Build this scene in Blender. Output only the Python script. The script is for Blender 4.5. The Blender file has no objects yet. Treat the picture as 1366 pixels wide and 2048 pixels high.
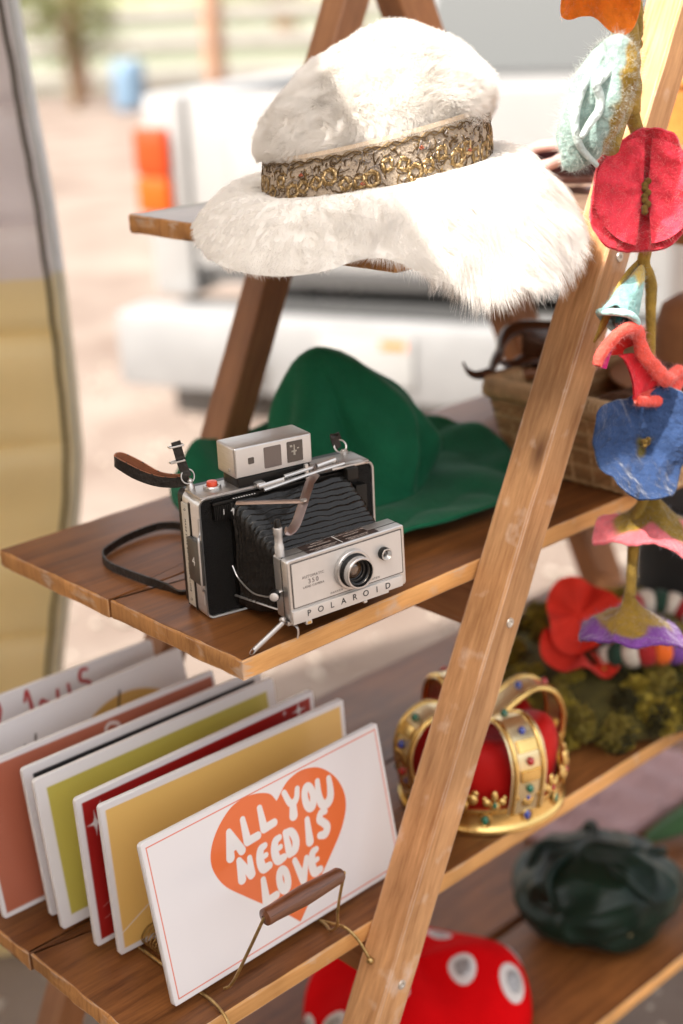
import bpy, bmesh, math, random
import numpy as np
from mathutils import Vector, Matrix, noise

S = bpy.context.scene
COL = S.collection
RX = math.radians
rng = np.random.default_rng(7)
random.seed(7)

# ------------------------------------------------------------------ camera
YAW, PITCH, ROLL = 0.8286, 0.3515, -0.0441          # x axis = along the shelves, y = across them
cam_d = bpy.data.cameras.new('camera'); cam = bpy.data.objects.new('camera', cam_d); COL.objects.link(cam)
cy, sy, cp, sp = math.cos(YAW), math.sin(YAW), math.cos(PITCH), math.sin(PITCH)
F = Vector((cy*cp, sy*cp, -sp)); Rr = Vector((sy, -cy, 0)); U_ = Rr.cross(F)
c_, s_ = math.cos(ROLL), math.sin(ROLL)
R2 = c_*Rr + s_*U_; U2 = -s_*Rr + c_*U_
M = Matrix((R2, U2, -F)).transposed().to_4x4(); M.translation = Vector((-0.6862, -0.884, 0.5422))
cam.matrix_world = M
cam_d.sensor_fit = 'VERTICAL'; cam_d.sensor_height = 36.0; cam_d.lens = 2850.5*36/2048
cam_d.clip_start = 0.05; cam_d.clip_end = 2000
cam_d.dof.use_dof = True; cam_d.dof.focus_distance = 1.30; cam_d.dof.aperture_fstop = 2.3
S.camera = cam

# ------------------------------------------------------------------ light
SUN_DIR = Vector((-0.60, 0.03, 0.80)).normalized()   # towards the sun
elev = math.asin(SUN_DIR.z)
world = bpy.data.worlds.new('World'); S.world = world; world.use_nodes = True
wn = world.node_tree.nodes; wl = world.node_tree.links
bg = wn['Background']; sky = wn.new('ShaderNodeTexSky'); sky.sky_type = 'NISHITA'; sky.sun_disc = False
sky.sun_elevation = elev; sky.sun_rotation = math.atan2(SUN_DIR.x, SUN_DIR.y)
sky.dust_density = 5.0; sky.air_density = 1.0; sky.ozone_density = 0.6
hs = wn.new('ShaderNodeHueSaturation'); hs.inputs['Saturation'].default_value = 0.30
wt = wn.new('ShaderNodeMix'); wt.data_type = 'RGBA'; wt.blend_type = 'MULTIPLY'; wt.inputs[0].default_value = 1; wt.inputs[7].default_value = (1.0, .955, .90, 1)   # warm haze
wl.new(sky.outputs[0], hs.inputs['Color']); wl.new(hs.outputs[0], wt.inputs[6]); wl.new(wt.outputs[2], bg.inputs[0]); bg.inputs[1].default_value = 0.15
sun_d = bpy.data.lights.new('sun', 'SUN'); sun_d.energy = 2.5; sun_d.angle = RX(0.55); sun_d.color = (1.0, 0.95, 0.87)
sun = bpy.data.objects.new('sun', sun_d); COL.objects.link(sun)
sun.rotation_euler = (-SUN_DIR).to_track_quat('-Z', 'Y').to_euler(); sun.location = (-3, 1, 4)
S.view_settings.view_transform = 'Standard'; S.view_settings.look = 'None'
S.view_settings.exposure = 1.70; S.view_settings.gamma = 1.0; S.view_settings.use_curve_mapping = False
S.cycles.use_denoising = True
S.cycles.max_bounces = 8; S.cycles.diffuse_bounces = 4; S.cycles.glossy_bounces = 4; S.cycles.transmission_bounces = 6
S.cycles.caustics_reflective = False; S.cycles.caustics_refractive = False
S.cycles.sample_clamp_indirect = 6.0

# ------------------------------------------------------------------ material helpers
MATS = {}
def mat(name, color, rough=0.5, metal=0.0, var=0.0, vscale=20, vmap=(1, 1, 1), bump=0.0, bscale=80, bmap=(1, 1, 1),
        sheen=0.0, coat=0.0, transl=0.0, spec=0.5, color2=None, emit=None, trans=0.0, attr=None, edge=None, dist=0.002, rvar=0.0):
    if name in MATS: return MATS[name]
    m = bpy.data.materials.new(name); m.use_nodes = True; MATS[name] = m
    n, l = m.node_tree.nodes, m.node_tree.links
    b = n['Principled BSDF']; out = n['Material Output']
    b.inputs['Roughness'].default_value = rough; b.inputs['Metallic'].default_value = metal
    b.inputs['Specular IOR Level'].default_value = spec
    b.inputs['Sheen Weight'].default_value = sheen; b.inputs['Sheen Roughness'].default_value = 0.4
    b.inputs['Coat Weight'].default_value = coat; b.inputs['Coat Roughness'].default_value = 0.08
    b.inputs['Transmission Weight'].default_value = trans
    c = tuple(color) + (1,)
    b.inputs['Base Color'].default_value = c
    tc = n.new('ShaderNodeTexCoord')
    colsock = None
    if attr:
        a = n.new('ShaderNodeAttribute'); a.attribute_name = attr; colsock = a.outputs['Color']
    if var or color2:
        mp = n.new('ShaderNodeMapping'); mp.inputs['Scale'].default_value = vmap; l.new(tc.outputs['Object'], mp.inputs[0])
        nz = n.new('ShaderNodeTexNoise'); nz.inputs['Scale'].default_value = vscale; nz.inputs['Detail'].default_value = 5
        nz.inputs['Roughness'].default_value = 0.6
        l.new(mp.outputs[0], nz.inputs['Vector'])
        rp = n.new('ShaderNodeMapRange'); rp.inputs[1].default_value = 0.3; rp.inputs[2].default_value = 0.7
        l.new(nz.outputs[0], rp.inputs[0])
        if color2 is None:
            if colsock is None:
                mx = n.new('ShaderNodeMix'); mx.data_type = 'RGBA'
                mx.inputs[6].default_value = tuple(x*(1-var) for x in color) + (1,)
                mx.inputs[7].default_value = tuple(min(1, x*(1+var)) for x in color) + (1,)
                l.new(rp.outputs[0], mx.inputs[0]); colsock = mx.outputs[2]
            else:
                mr = n.new('ShaderNodeMapRange'); mr.inputs[3].default_value = 1-var; mr.inputs[4].default_value = 1+var
                l.new(rp.outputs[0], mr.inputs[0])
                vm = n.new('ShaderNodeVectorMath'); vm.operation = 'SCALE'
                l.new(colsock, vm.inputs[0]); l.new(mr.outputs[0], vm.inputs['Scale']); colsock = vm.outputs[0]
        else:
            mx = n.new('ShaderNodeMix'); mx.data_type = 'RGBA'
            mx.inputs[6].default_value = c; mx.inputs[7].default_value = tuple(color2)+(1,)
            l.new(rp.outputs[0], mx.inputs[0]); colsock = mx.outputs[2]
        if rvar:
            rr = n.new('ShaderNodeMapRange'); rr.inputs[3].default_value = rough-rvar; rr.inputs[4].default_value = rough+rvar
            l.new(nz.outputs[0], rr.inputs[0]); l.new(rr.outputs[0], b.inputs['Roughness'])
    if edge:
        bv = n.new('ShaderNodeBevel'); bv.samples = 4; bv.inputs[0].default_value = dist
        ge = n.new('ShaderNodeNewGeometry')
        dt = n.new('ShaderNodeVectorMath'); dt.operation = 'DOT_PRODUCT'
        l.new(bv.outputs[0], dt.inputs[0]); l.new(ge.outputs['True Normal'], dt.inputs[1])
        nz2 = n.new('ShaderNodeTexNoise'); nz2.inputs['Scale'].default_value = 45; nz2.inputs['Detail'].default_value = 4
        l.new(tc.outputs['Object'], nz2.inputs['Vector'])
        ad = n.new('ShaderNodeMath'); ad.operation = 'MULTIPLY_ADD'; ad.inputs[1].default_value = -0.22; 
        l.new(nz2.outputs[0], ad.inputs[0]); l.new(dt.outputs['Value'], ad.inputs[2])
        mr = n.new('ShaderNodeMapRange'); mr.inputs[1].default_value = 0.86; mr.inputs[2].default_value = 0.80
        mr.inputs[3].default_value = 0; mr.inputs[4].default_value = 0.85
        l.new(ad.outputs[0], mr.inputs[0])
        mx = n.new('ShaderNodeMix'); mx.data_type = 'RGBA'; mx.inputs[7].default_value = tuple(edge)+(1,)
        if colsock: l.new(colsock, mx.inputs[6])
        else: mx.inputs[6].default_value = c
        l.new(mr.outputs[0], mx.inputs[0]); colsock = mx.outputs[2]
    if colsock: l.new(colsock, b.inputs['Base Color'])
    if sheen: b.inputs['Sheen Tint'].default_value = tuple(min(1, x*0.6+0.3) for x in color)+(1,)
    if bump:
        mp2 = n.new('ShaderNodeMapping'); mp2.inputs['Scale'].default_value = bmap; l.new(tc.outputs['Object'], mp2.inputs[0])
        nb = n.new('ShaderNodeTexNoise'); nb.inputs['Scale'].default_value = bscale; nb.inputs['Detail'].default_value = 4
        l.new(mp2.outputs[0], nb.inputs['Vector'])
        bp = n.new('ShaderNodeBump'); bp.inputs['Strength'].default_value = min(1, bump); bp.inputs['Distance'].default_value = 0.002*max(1, bump)
        l.new(nb.outputs[0], bp.inputs['Height']); l.new(bp.outputs[0], b.inputs['Normal'])
    if emit:
        b.inputs['Emission Color'].default_value = tuple(emit)+(1,); b.inputs['Emission Strength'].default_value = 1
    if transl:
        t = n.new('ShaderNodeBsdfTranslucent'); ms = n.new('ShaderNodeMixShader'); ms.inputs[0].default_value = transl
        if colsock: l.new(colsock, t.inputs[0])
        else: t.inputs[0].default_value = c
        l.new(b.outputs[0], ms.inputs[1]); l.new(t.outputs[0], ms.inputs[2]); l.new(ms.outputs[0], out.inputs[0])
    return m

def wood(name, dark, light, rot=0.0, rough=0.45, grain=1.0, edge=None, knots=0.0, axis='x', spec=0.5, worn=None, coat=0.0):
    """long streaks along the board, growth rings, optional knots, pale worn edges"""
    if name in MATS: return MATS[name]
    m = bpy.data.materials.new(name); m.use_nodes = True; MATS[name] = m
    n, l = m.node_tree.nodes, m.node_tree.links
    b = n['Principled BSDF']; b.inputs['Specular IOR Level'].default_value = spec; b.inputs['Coat Weight'].default_value = coat
    b.inputs['Coat Roughness'].default_value = 0.25
    tc = n.new('ShaderNodeTexCoord')
    m0 = n.new('ShaderNodeMapping'); m0.inputs['Rotation'].default_value = (0, rot, 0) ; l.new(tc.outputs['Object'], m0.inputs[0])
    sc = {'x': (1.6, 22, 22), 'z': (22, 22, 1.6), 'y': (22, 1.6, 22)}[axis]
    m1 = n.new('ShaderNodeMapping'); m1.inputs['Scale'].default_value = sc; l.new(m0.outputs[0], m1.inputs[0])
    n1 = n.new('ShaderNodeTexNoise'); n1.inputs['Scale'].default_value = 1.6*grain; n1.inputs['Detail'].default_value = 8; n1.inputs['Roughness'].default_value = 0.68
    n1.inputs['Distortion'].default_value = 0.6
    l.new(m1.outputs[0], n1.inputs['Vector'])
    n2 = n.new('ShaderNodeTexNoise'); n2.inputs['Scale'].default_value = 12*grain; n2.inputs['Detail'].default_value = 6; n2.inputs['Roughness'].default_value = 0.7
    l.new(m1.outputs[0], n2.inputs['Vector'])
    mxn = n.new('ShaderNodeMix'); mxn.inputs[0].default_value = 0.38; l.new(n1.outputs[0], mxn.inputs[2]); l.new(n2.outputs[0], mxn.inputs[3])
    cr = n.new('ShaderNodeValToRGB'); e = cr.color_ramp.elements
    mid = tuple((a+c)/2 for a, c in zip(dark, light))
    e[0].position = 0.36; e[0].color = tuple(dark)+(1,); e[1].position = 0.66; e[1].color = tuple(light)+(1,)
    k = e.new(0.5); k.color = mid+(1,)
    l.new(mxn.outputs[0], cr.inputs[0]); col = cr.outputs[0]
    # broad colour drift
    n3 = n.new('ShaderNodeTexNoise'); n3.inputs['Scale'].default_value = 7; n3.inputs['Detail'].default_value = 3; l.new(tc.outputs['Object'], n3.inputs['Vector'])
    mr3 = n.new('ShaderNodeMapRange'); mr3.inputs[1].default_value = .3; mr3.inputs[2].default_value = .7; mr3.inputs[3].default_value = 0.72; mr3.inputs[4].default_value = 1.25
    l.new(n3.outputs[0], mr3.inputs[0])
    vm = n.new('ShaderNodeVectorMath'); vm.operation = 'SCALE'; l.new(col, vm.inputs[0]); l.new(mr3.outputs[0], vm.inputs['Scale']); col = vm.outputs[0]
    if knots:
        vo = n.new('ShaderNodeTexVoronoi'); vo.inputs['Scale'].default_value = knots
        mk = n.new('ShaderNodeMapping'); mk.inputs['Scale'].default_value = {'x': (.45, 1, 1), 'z': (1, 1, .45), 'y': (1, .45, 1)}[axis]; l.new(m0.outputs[0], mk.inputs[0]); l.new(mk.outputs[0], vo.inputs['Vector'])
        mr = n.new('ShaderNodeMapRange'); mr.inputs[1].default_value = 0.17; mr.inputs[2].default_value = 0.06; mr.inputs[3].default_value = 0; mr.inputs[4].default_value = .85
        l.new(vo.outputs['Distance'], mr.inputs[0])
        mx = n.new('ShaderNodeMix'); mx.data_type = 'RGBA'; mx.inputs[7].default_value = (dark[0]*.3, dark[1]*.22, dark[2]*.18, 1)
        l.new(mr.outputs[0], mx.inputs[0]); l.new(col, mx.inputs[6]); col = mx.outputs[2]
    if worn:   # pale scuffs with their own shapes
        nw = n.new('ShaderNodeTexNoise'); nw.inputs['Scale'].default_value = 2.6; nw.inputs['Detail'].default_value = 7; nw.inputs['Roughness'].default_value = .75
        l.new(m1.outputs[0], nw.inputs['Vector'])
        mr = n.new('ShaderNodeMapRange'); mr.inputs[1].default_value = 0.63; mr.inputs[2].default_value = 0.74; mr.inputs[4].default_value = 0.5
        l.new(nw.outputs[0], mr.inputs[0])
        mx = n.new('ShaderNodeMix'); mx.data_type = 'RGBA'; mx.inputs[7].default_value = tuple(worn)+(1,)
        l.new(mr.outputs[0], mx.inputs[0]); l.new(col, mx.inputs[6]); col = mx.outputs[2]
    if edge:
        bv = n.new('ShaderNodeBevel'); bv.samples = 4; bv.inputs[0].default_value = 0.0022
        ge = n.new('ShaderNodeNewGeometry'); dt = n.new('ShaderNodeVectorMath'); dt.operation = 'DOT_PRODUCT'
        l.new(bv.outputs[0], dt.inputs[0]); l.new(ge.outputs['True Normal'], dt.inputs[1])
        n4 = n.new('ShaderNodeTexNoise'); n4.inputs['Scale'].default_value = 30; n4.inputs['Detail'].default_value = 5; l.new(tc.outputs['Object'], n4.inputs['Vector'])
        ad = n.new('ShaderNodeMath'); ad.operation = 'MULTIPLY_ADD'; ad.inputs[1].default_value = -0.35
        l.new(n4.outputs[0], ad.inputs[0]); l.new(dt.outputs['Value'], ad.inputs[2])
        mr = n.new('ShaderNodeMapRange'); mr.inputs[1].default_value = 0.79; mr.inputs[2].default_value = 0.73; mr.inputs[3].default_value = 0; mr.inputs[4].default_value = 0.75
        l.new(ad.outputs[0], mr.inputs[0])
        mx = n.new('ShaderNodeMix'); mx.data_type = 'RGBA'; mx.inputs[7].default_value = tuple(edge)+(1,)
        l.new(mr.outputs[0], mx.inputs[0]); l.new(col, mx.inputs[6]); col = mx.outputs[2]
    l.new(col, b.inputs['Base Color'])
    rr = n.new('ShaderNodeMapRange'); rr.inputs[3].default_value = rough-.12; rr.inputs[4].default_value = rough+.15
    l.new(n2.outputs[0], rr.inputs[0]); l.new(rr.outputs[0], b.inputs['Roughness'])
    bp = n.new('ShaderNodeBump'); bp.inputs['Strength'].default_value = 0.25; bp.inputs['Distance'].default_value = 0.0012
    l.new(mxn.outputs[0], bp.inputs['Height']); l.new(bp.outputs[0], b.inputs['Normal'])
    return m

# ------------------------------------------------------------------ object helpers
def thing(name, label, cat, loc=(0, 0, 0), rz=0.0, group=None, kind=None):
    o = bpy.data.objects.new(name, None); COL.objects.link(o); o.empty_display_size = 0.05
    o.location = loc; o.rotation_euler = (0, 0, rz)
    o['label'] = label; o['category'] = cat
    if group: o['group'] = group
    if kind: o['kind'] = kind
    return o
def tmat(o): return Matrix.Translation(o.location) @ o.rotation_euler.to_matrix().to_4x4()
def tag(o, label=None, cat=None, group=None, kind=None):
    if label: o['label'] = label
    if cat: o['category'] = cat
    if group: o['group'] = group
    if kind: o['kind'] = kind
    return o
class MB:
    """collects vertices and faces; build() links them as one mesh object"""
    def __init__(s): s.v = []; s.f = []; s.mi = []; s.cols = None; s.n = 0
    def add(s, v, f, mi=0):
        k = s.n; v = np.asarray(v, float).reshape(-1, 3); s.v.append(v); s.n += len(v)
        for q in f: s.f.append(tuple(i+k for i in q)); s.mi.append(mi)
        return k
    def box(s, lo, hi, M=None, mi=0, bev=0.0, seg=2):
        bm = bmesh.new()
        x0, y0, z0 = lo; x1, y1, z1 = hi
        vs = [bm.verts.new(p) for p in ((x0, y0, z0), (x1, y0, z0), (x1, y1, z0), (x0, y1, z0), (x0, y0, z1), (x1, y0, z1), (x1, y1, z1), (x0, y1, z1))]
        for q in ((0, 3, 2, 1), (4, 5, 6, 7), (0, 1, 5, 4), (1, 2, 6, 5), (2, 3, 7, 6), (3, 0, 4, 7)): bm.faces.new([vs[i] for i in q])
        if bev: bmesh.ops.bevel(bm, geom=bm.edges[:], offset=bev, segments=seg, profile=0.6, affect='EDGES')
        s.bm(bm, M, mi)
    def bm(s, bm, M=None, mi=0):
        bm.verts.index_update()
        v = [(M @ q.co if M else q.co)[:] for q in bm.verts]
        s.add(v, [[q.index for q in f.verts] for f in bm.faces], mi); bm.free()
    def tube(s, pts, r, seg=8, closed=False, caps=True, mi=0, flat=None, up=None):
        P = np.asarray(pts, float); n = len(P); r = np.broadcast_to(np.asarray(r, float), (n,))
        T = np.roll(P, -1, 0)-np.roll(P, 1, 0) if closed else np.gradient(P, axis=0)
        T /= np.linalg.norm(T, axis=1)[:, None]+1e-12
        if up is None:
            a = np.array([0, 0, 1.]) if abs(T[0][2]) < .9 else np.array([1., 0, 0])
        else: a = np.asarray(up, float)
        N = np.zeros_like(P); x = a-T[0]*(a@T[0]); x /= np.linalg.norm(x)
        for i in range(n):
            if up is not None: x = a-T[i]*(a@T[i])
            else: x = x-T[i]*(x@T[i])
            x /= np.linalg.norm(x)+1e-12; N[i] = x
        B = np.cross(T, N); th = np.linspace(0, 2*np.pi, seg, endpoint=False)
        fa, fb = (1, 1) if flat is None else flat
        V = P[:, None]+r[:, None, None]*(np.cos(th)[None, :, None]*N[:, None]*fa+np.sin(th)[None, :, None]*B[:, None]*fb)
        f = []
        m = n if closed else n-1
        for i in range(m):
            j = (i+1) % n
            for k in range(seg):
                k2 = (k+1) % seg; f.append((i*seg+k, i*seg+k2, j*seg+k2, j*seg+k))
        if caps and not closed: f.append(tuple(range(seg))[::-1]); f.append(tuple((n-1)*seg+k for k in range(seg)))
        s.add(V.reshape(-1, 3), f, mi)
    def lathe(s, prof, M=None, seg=32, mi=0, cap0=False, cap1=False):
        """prof: list of (radius, height); axis +z"""
        th = np.linspace(0, 2*np.pi, seg, endpoint=False); V = []
        for r, z in prof: V += [(r*math.cos(t), r*math.sin(t), z) for t in th]
        f = []
        for i in range(len(prof)-1):
            for k in range(seg):
                k2 = (k+1) % seg; f.append((i*seg+k, i*seg+k2, (i+1)*seg+k2, (i+1)*seg+k))
        if cap0: f.append(tuple(range(seg))[::-1])
        if cap1: f.append(tuple((len(prof)-1)*seg+k for k in range(seg)))
        if M: V = [(M @ Vector(q))[:] for q in V]
        s.add(V, f, mi)
    def grid(s, V, closed_u=False, closed_v=False, mi=0):
        V = np.asarray(V); a, b = V.shape[:2]; f = []
        for i in range(a if closed_u else a-1):
            for j in range(b if closed_v else b-1):
                i2, j2 = (i+1) % a, (j+1) % b
                f.append((i*b+j, i2*b+j, i2*b+j2, i*b+j2))
        return s.add(V.reshape(-1, 3), f, mi)
    def sphere(s, c, r, sub=2, mi=0, sc=(1, 1, 1)):
        bm = bmesh.new(); bmesh.ops.create_icosphere(bm, subdivisions=sub, radius=1)
        s.bm(bm, Matrix.Translation(c) @ Matrix.Diagonal((r*sc[0], r*sc[1], r*sc[2], 1)), mi)
    def build(s, name, mats, parent=None, world=False, smooth=True, angle=40, cols=None, label=None, kind=None):
        me = bpy.data.meshes.new(name)
        v = np.concatenate(s.v) if s.v else np.zeros((0, 3))
        me.from_pydata(v.tolist(), [], s.f)
        if not isinstance(mats, (list, tuple)): mats = [mats]
        for m in mats: me.materials.append(m)
        if len(mats) > 1: me.polygons.foreach_set('material_index', s.mi)
        if smooth:
            me.polygons.foreach_set('use_smooth', [True]*len(me.polygons))
            if angle: me.set_sharp_from_angle(angle=RX(angle))
        if cols is not None:
            a = me.color_attributes.new('col', 'FLOAT_COLOR', 'POINT')
            cc = np.ones((len(v), 4)); cc[:, :3] = cols; a.data.foreach_set('color', cc.ravel())
        me.update()
        return link(name, me, parent, world, label, kind)
def link(name, data, parent=None, world=False, label=None, kind=None):
    o = bpy.data.objects.new(name, data); COL.objects.link(o)
    if parent:
        o.parent = parent
        if world:
            r = parent
            while r.parent: r = r.parent
            o.matrix_parent_inverse = tmat(parent).inverted() if parent is r else Matrix.Identity(4)
    if label: o['label'] = label
    if kind: o['kind'] = kind
    return o
def text_mesh(mb, body, size, M, depth=0.0002, shear=0.0, space=1.0, align='CENTER', mi=0, offset=0.0):
    cu = bpy.data.curves.new('t', 'FONT'); cu.body = body; cu.size = size; cu.extrude = depth; cu.shear = shear
    cu.space_character = space; cu.align_x = align; cu.align_y = 'CENTER'; cu.resolution_u = 3; cu.offset = offset
    o = bpy.data.objects.new('t', cu); COL.objects.link(o)
    dg = bpy.context.evaluated_depsgraph_get(); me = bpy.data.meshes.new_from_object(o.evaluated_get(dg))
    v = [(M @ q.co)[:] for q in me.vertices]; f = [tuple(p.vertices) for p in me.polygons]
    mb.add(v, f, mi); bpy.data.objects.remove(o); bpy.data.curves.remove(cu); bpy.data.meshes.remove(me)
def frame(x, y, o):
    """matrix with x and y axes and origin o"""
    x = Vector(x).normalized(); z = x.cross(Vector(y)).normalized(); y = z.cross(x)
    m = Matrix((x, y, z)).transposed().to_4x4(); m.translation = Vector(o); return m
def spline(P, n=40, closed=False):
    """Catmull-Rom through the points"""
    P = np.asarray(P, float); m = len(P)
    if closed: Q = np.vstack([P[-1], P, P[0], P[1]]); segs = m
    else: Q = np.vstack([2*P[0]-P[1], P, 2*P[-1]-P[-2]]); segs = m-1
    out = []
    for t in np.linspace(0, segs, n, endpoint=not closed):
        i = min(int(t), segs-1); u = t-i; a, b, c, d = Q[i:i+4]
        out.append(.5*((2*b)+(-a+c)*u+(2*a-5*b+4*c-d)*u*u+(-a+3*b-3*c+d)*u**3))
    return np.array(out)
def vnoise(P, scale, seed=0.0):
    P = np.asarray(P, float).reshape(-1, 3)
    return np.array([noise.noise(Vector((p[0]*scale+seed, p[1]*scale+seed*1.7, p[2]*scale-seed))) for p in P])
def pinterp(th, ths, vals):
    """smooth periodic interpolation of table values over angle in degrees"""
    ths = np.asarray(ths, float); vals = np.asarray(vals, float)
    th = np.mod(th, 360); a = np.concatenate([ths-360, ths, ths+360]); v = np.concatenate([vals]*3)
    i = np.clip(np.searchsorted(a, th, side='right')-1, 1, len(a)-3)
    u = (th-a[i])/(a[i+1]-a[i])
    m0 = (v[i+1]-v[i-1])/(a[i+1]-a[i-1])*(a[i+1]-a[i]); m1 = (v[i+2]-v[i])/(a[i+2]-a[i])*(a[i+1]-a[i])
    return (2*u**3-3*u**2+1)*v[i]+(u**3-2*u**2+u)*m0+(-2*u**3+3*u**2)*v[i+1]+(u**3-u**2)*m1
def fur(name, obj, n, length, radius, material, comb=None, gravity=0.0, spread=0.35, clump=0.5, nf=40, pts=6, parent=None, world=False, seed=3, mask=None, curl=0.0, tuft=None):
    """hair strands rooted on the faces of obj, combed and clumped"""
    r = np.random.default_rng(seed); me = obj.data; me.calc_loop_triangles()
    V = np.empty(len(me.vertices)*3); me.vertices.foreach_get('co', V); V = V.reshape(-1, 3)
    Nn = np.empty(len(me.vertices)*3); me.vertices.foreach_get('normal', Nn); Nn = Nn.reshape(-1, 3)
    T = np.empty(len(me.loop_triangles)*3, int); me.loop_triangles.foreach_get('vertices', T); T = T.reshape(-1, 3)
    A = np.linalg.norm(np.cross(V[T[:, 1]]-V[T[:, 0]], V[T[:, 2]]-V[T[:, 0]]), axis=1)
    if np.einsum('ij,ij->i', V[T[:, 0]]-V.mean(0), np.cross(V[T[:, 1]]-V.mean(0), V[T[:, 2]]-V.mean(0))).sum() < 0: Nn = -Nn
    t = r.choice(len(T), n, p=A/A.sum()); u = r.random((n, 2)); fl = u.sum(1) > 1; u[fl] = 1-u[fl]
    w = np.stack([1-u.sum(1), u[:, 0], u[:, 1]], 1)
    P = (V[T[t]]*w[:, :, None]).sum(1); N = (Nn[T[t]]*w[:, :, None]).sum(1); N /= np.linalg.norm(N, axis=1)[:, None]+1e-9
    if mask is not None:
        k = mask(P, N) > r.random(n); P, N = P[k], N[k]; n = len(P)
    L = (length(P, N) if callable(length) else np.full(n, length))*r.uniform(.6, 1.15, n)
    cmb = comb(P, N) if comb else np.zeros((n, 3))
    # low frequency turbulence shared by neighbours gives clumps
    ph = r.uniform(0, 6.28, (3, 3, 2)); W = np.zeros((n, 3))
    for k in range(3):
        for q in range(3):
            d = r.normal(size=3); d /= np.linalg.norm(d)
            W[:, k] += np.sin(P @ d*nf*(1+q*1.3)+ph[k, q, 0])/(1+q*.6)
    D = N+cmb+W*clump*.35+r.normal(size=(n, 3))*spread*.35
    D -= N*np.minimum(0, (D*N).sum(1)-.12)[:, None]
    D /= np.linalg.norm(D, axis=1)[:, None]
    G = np.array([0, 0, -gravity]); ss = np.linspace(0, 1, pts)
    C = r.normal(size=(n, 3))*curl
    Q = P[:, None]+L[:, None, None]*(D[:, None]*ss[None, :, None]+(G+cmb[:, :]*.35+C+W*.12*clump)[:, None]*(ss**2)[None, :, None]) - N[:, None]*.0006
    if tuft:    # strands of one small cell lean together into a tuft
        cell = np.floor((P+vnoise(P*1.0, 60)[:, None]*tuft[0]*.6)/tuft[0]).astype(np.int64); key = cell[:, 0]*73856093 ^ cell[:, 1]*19349663 ^ cell[:, 2]*83492791
        _, inv = np.unique(key, return_inverse=True); inv = inv.ravel(); cnt = np.bincount(inv); tip = np.stack([np.bincount(inv, Q[:, -1, k])/cnt for k in range(3)], 1)
        Q = Q+(tip[inv]-Q[:, -1])[:, None]*(ss**1.6)[None, :, None]*tuft[1]
    hc = bpy.data.hair_curves.new(name); hc.add_curves([pts]*n)
    hc.attributes['position'].data.foreach_set('vector', Q.astype(np.float32).ravel())
    ra = hc.attributes.get('radius') or hc.attributes.new('radius', 'FLOAT', 'POINT')
    prof = radius*(1-.88*ss**1.5); ra.data.foreach_set('value', np.tile(prof, n).astype(np.float32))
    hc.materials.append(material)
    return link(name, hc, parent, world, kind='stuff')
# ================================================================== SETTING
GZ = -1.02
def ground():
    n = 150
    # denser near the stand, reaching the horizon
    g = np.sinh(np.linspace(-6.2, 6.2, n))/np.sinh(6.2)*900
    X, Y = np.meshgrid(g+2, g+3, indexing='ij')
    P = np.stack([X, Y, np.zeros_like(X)], -1)
    flat = P.reshape(-1, 3); near = np.exp(-((flat[:, 0]-2)**2+(flat[:, 1]-3)**2)/900)
    flat[:, 2] = GZ + (vnoise(flat, .8)*.02+vnoise(flat, 3.)*.006)*near
    mb = MB(); mb.grid(flat.reshape(n, n, 3))
    m = mat('dirt', (0.245, 0.20, 0.17), .95, color2=(0.14, 0.102, 0.082), vscale=1.6, bump=1, bscale=14, spec=.2)
    o = mb.build('ground', m); tag(o, 'pale dry dirt ground of the yard', kind='structure')
    # scattered gravel
    mb = MB(); r = np.random.default_rng(5)
    for i in range(2600):
        d = r.uniform(.2, 6.5); a = r.uniform(math.radians(15), math.radians(85)); p = (-.6+d*math.cos(a), -.8+d*math.sin(a), GZ+.002)
        s = r.uniform(.006, .022); k = r.uniform(.6, 1.2, 3)
        v = np.array([(1, 0, 0), (-1, 0, 0), (0, 1, 0), (0, -1, 0), (0, 0, .7), (0, 0, -.7)])*s*k*r.uniform(.8, 1.2, (6, 1))+p
        mb.add(v, [(0, 2, 4), (2, 1, 4), (1, 3, 4), (3, 0, 4), (2, 0, 5), (1, 2, 5), (3, 1, 5), (0, 3, 5)])
    o = mb.build('gravel', mat('gravel', (.36, .31, .26), .9, var=.4, vscale=6), smooth=False); tag(o, 'loose gravel on the dirt ground', kind='stuff')
    # dry grass field beyond the fence
    mb = MB(); g2 = 40
    a0 = np.linspace(-.2, 1.9, g2); rr = 27*(900/27)**np.linspace(0, 1, 24)
    V = np.array([[(-.68+R*math.cos(a), -.88+R*math.sin(a), GZ+.05+.004*i) for i, R in enumerate(rr)] for a in a0])
    mb.grid(V); o = mb.build('field', mat('dry_grass', (.20, .205, .15), .95, color2=(.15, .165, .115), vscale=.25, spec=.1)); tag(o, 'dry grass field beyond the fence', kind='structure')
    mb = MB(); V = []
    for i, a in enumerate(np.linspace(-.4, 2.1, 90)):
        R = 260; h = 16+7*math.sin(i*.33)+4*math.sin(i*1.1)
        V.append([(R*math.cos(a), R*math.sin(a), GZ-1), (R*1.15*math.cos(a), R*1.15*math.sin(a), GZ+h*.7), (R*1.5*math.cos(a), R*1.5*math.sin(a), GZ+h)])
    mb.grid(np.array(V)); o = mb.build('hills', mat('hill', (.16, .17, .09), .95, var=.4, vscale=.02)); tag(o, 'low tree covered hills beyond the field', kind='structure')
ground()

ar = np.array([math.sin(YAW), -math.cos(YAW), 0]); bf = np.array([math.cos(YAW), math.sin(YAW), 0])   # across / along the line of sight
CAM = np.array([-0.6862, -0.884, 0])

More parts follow.
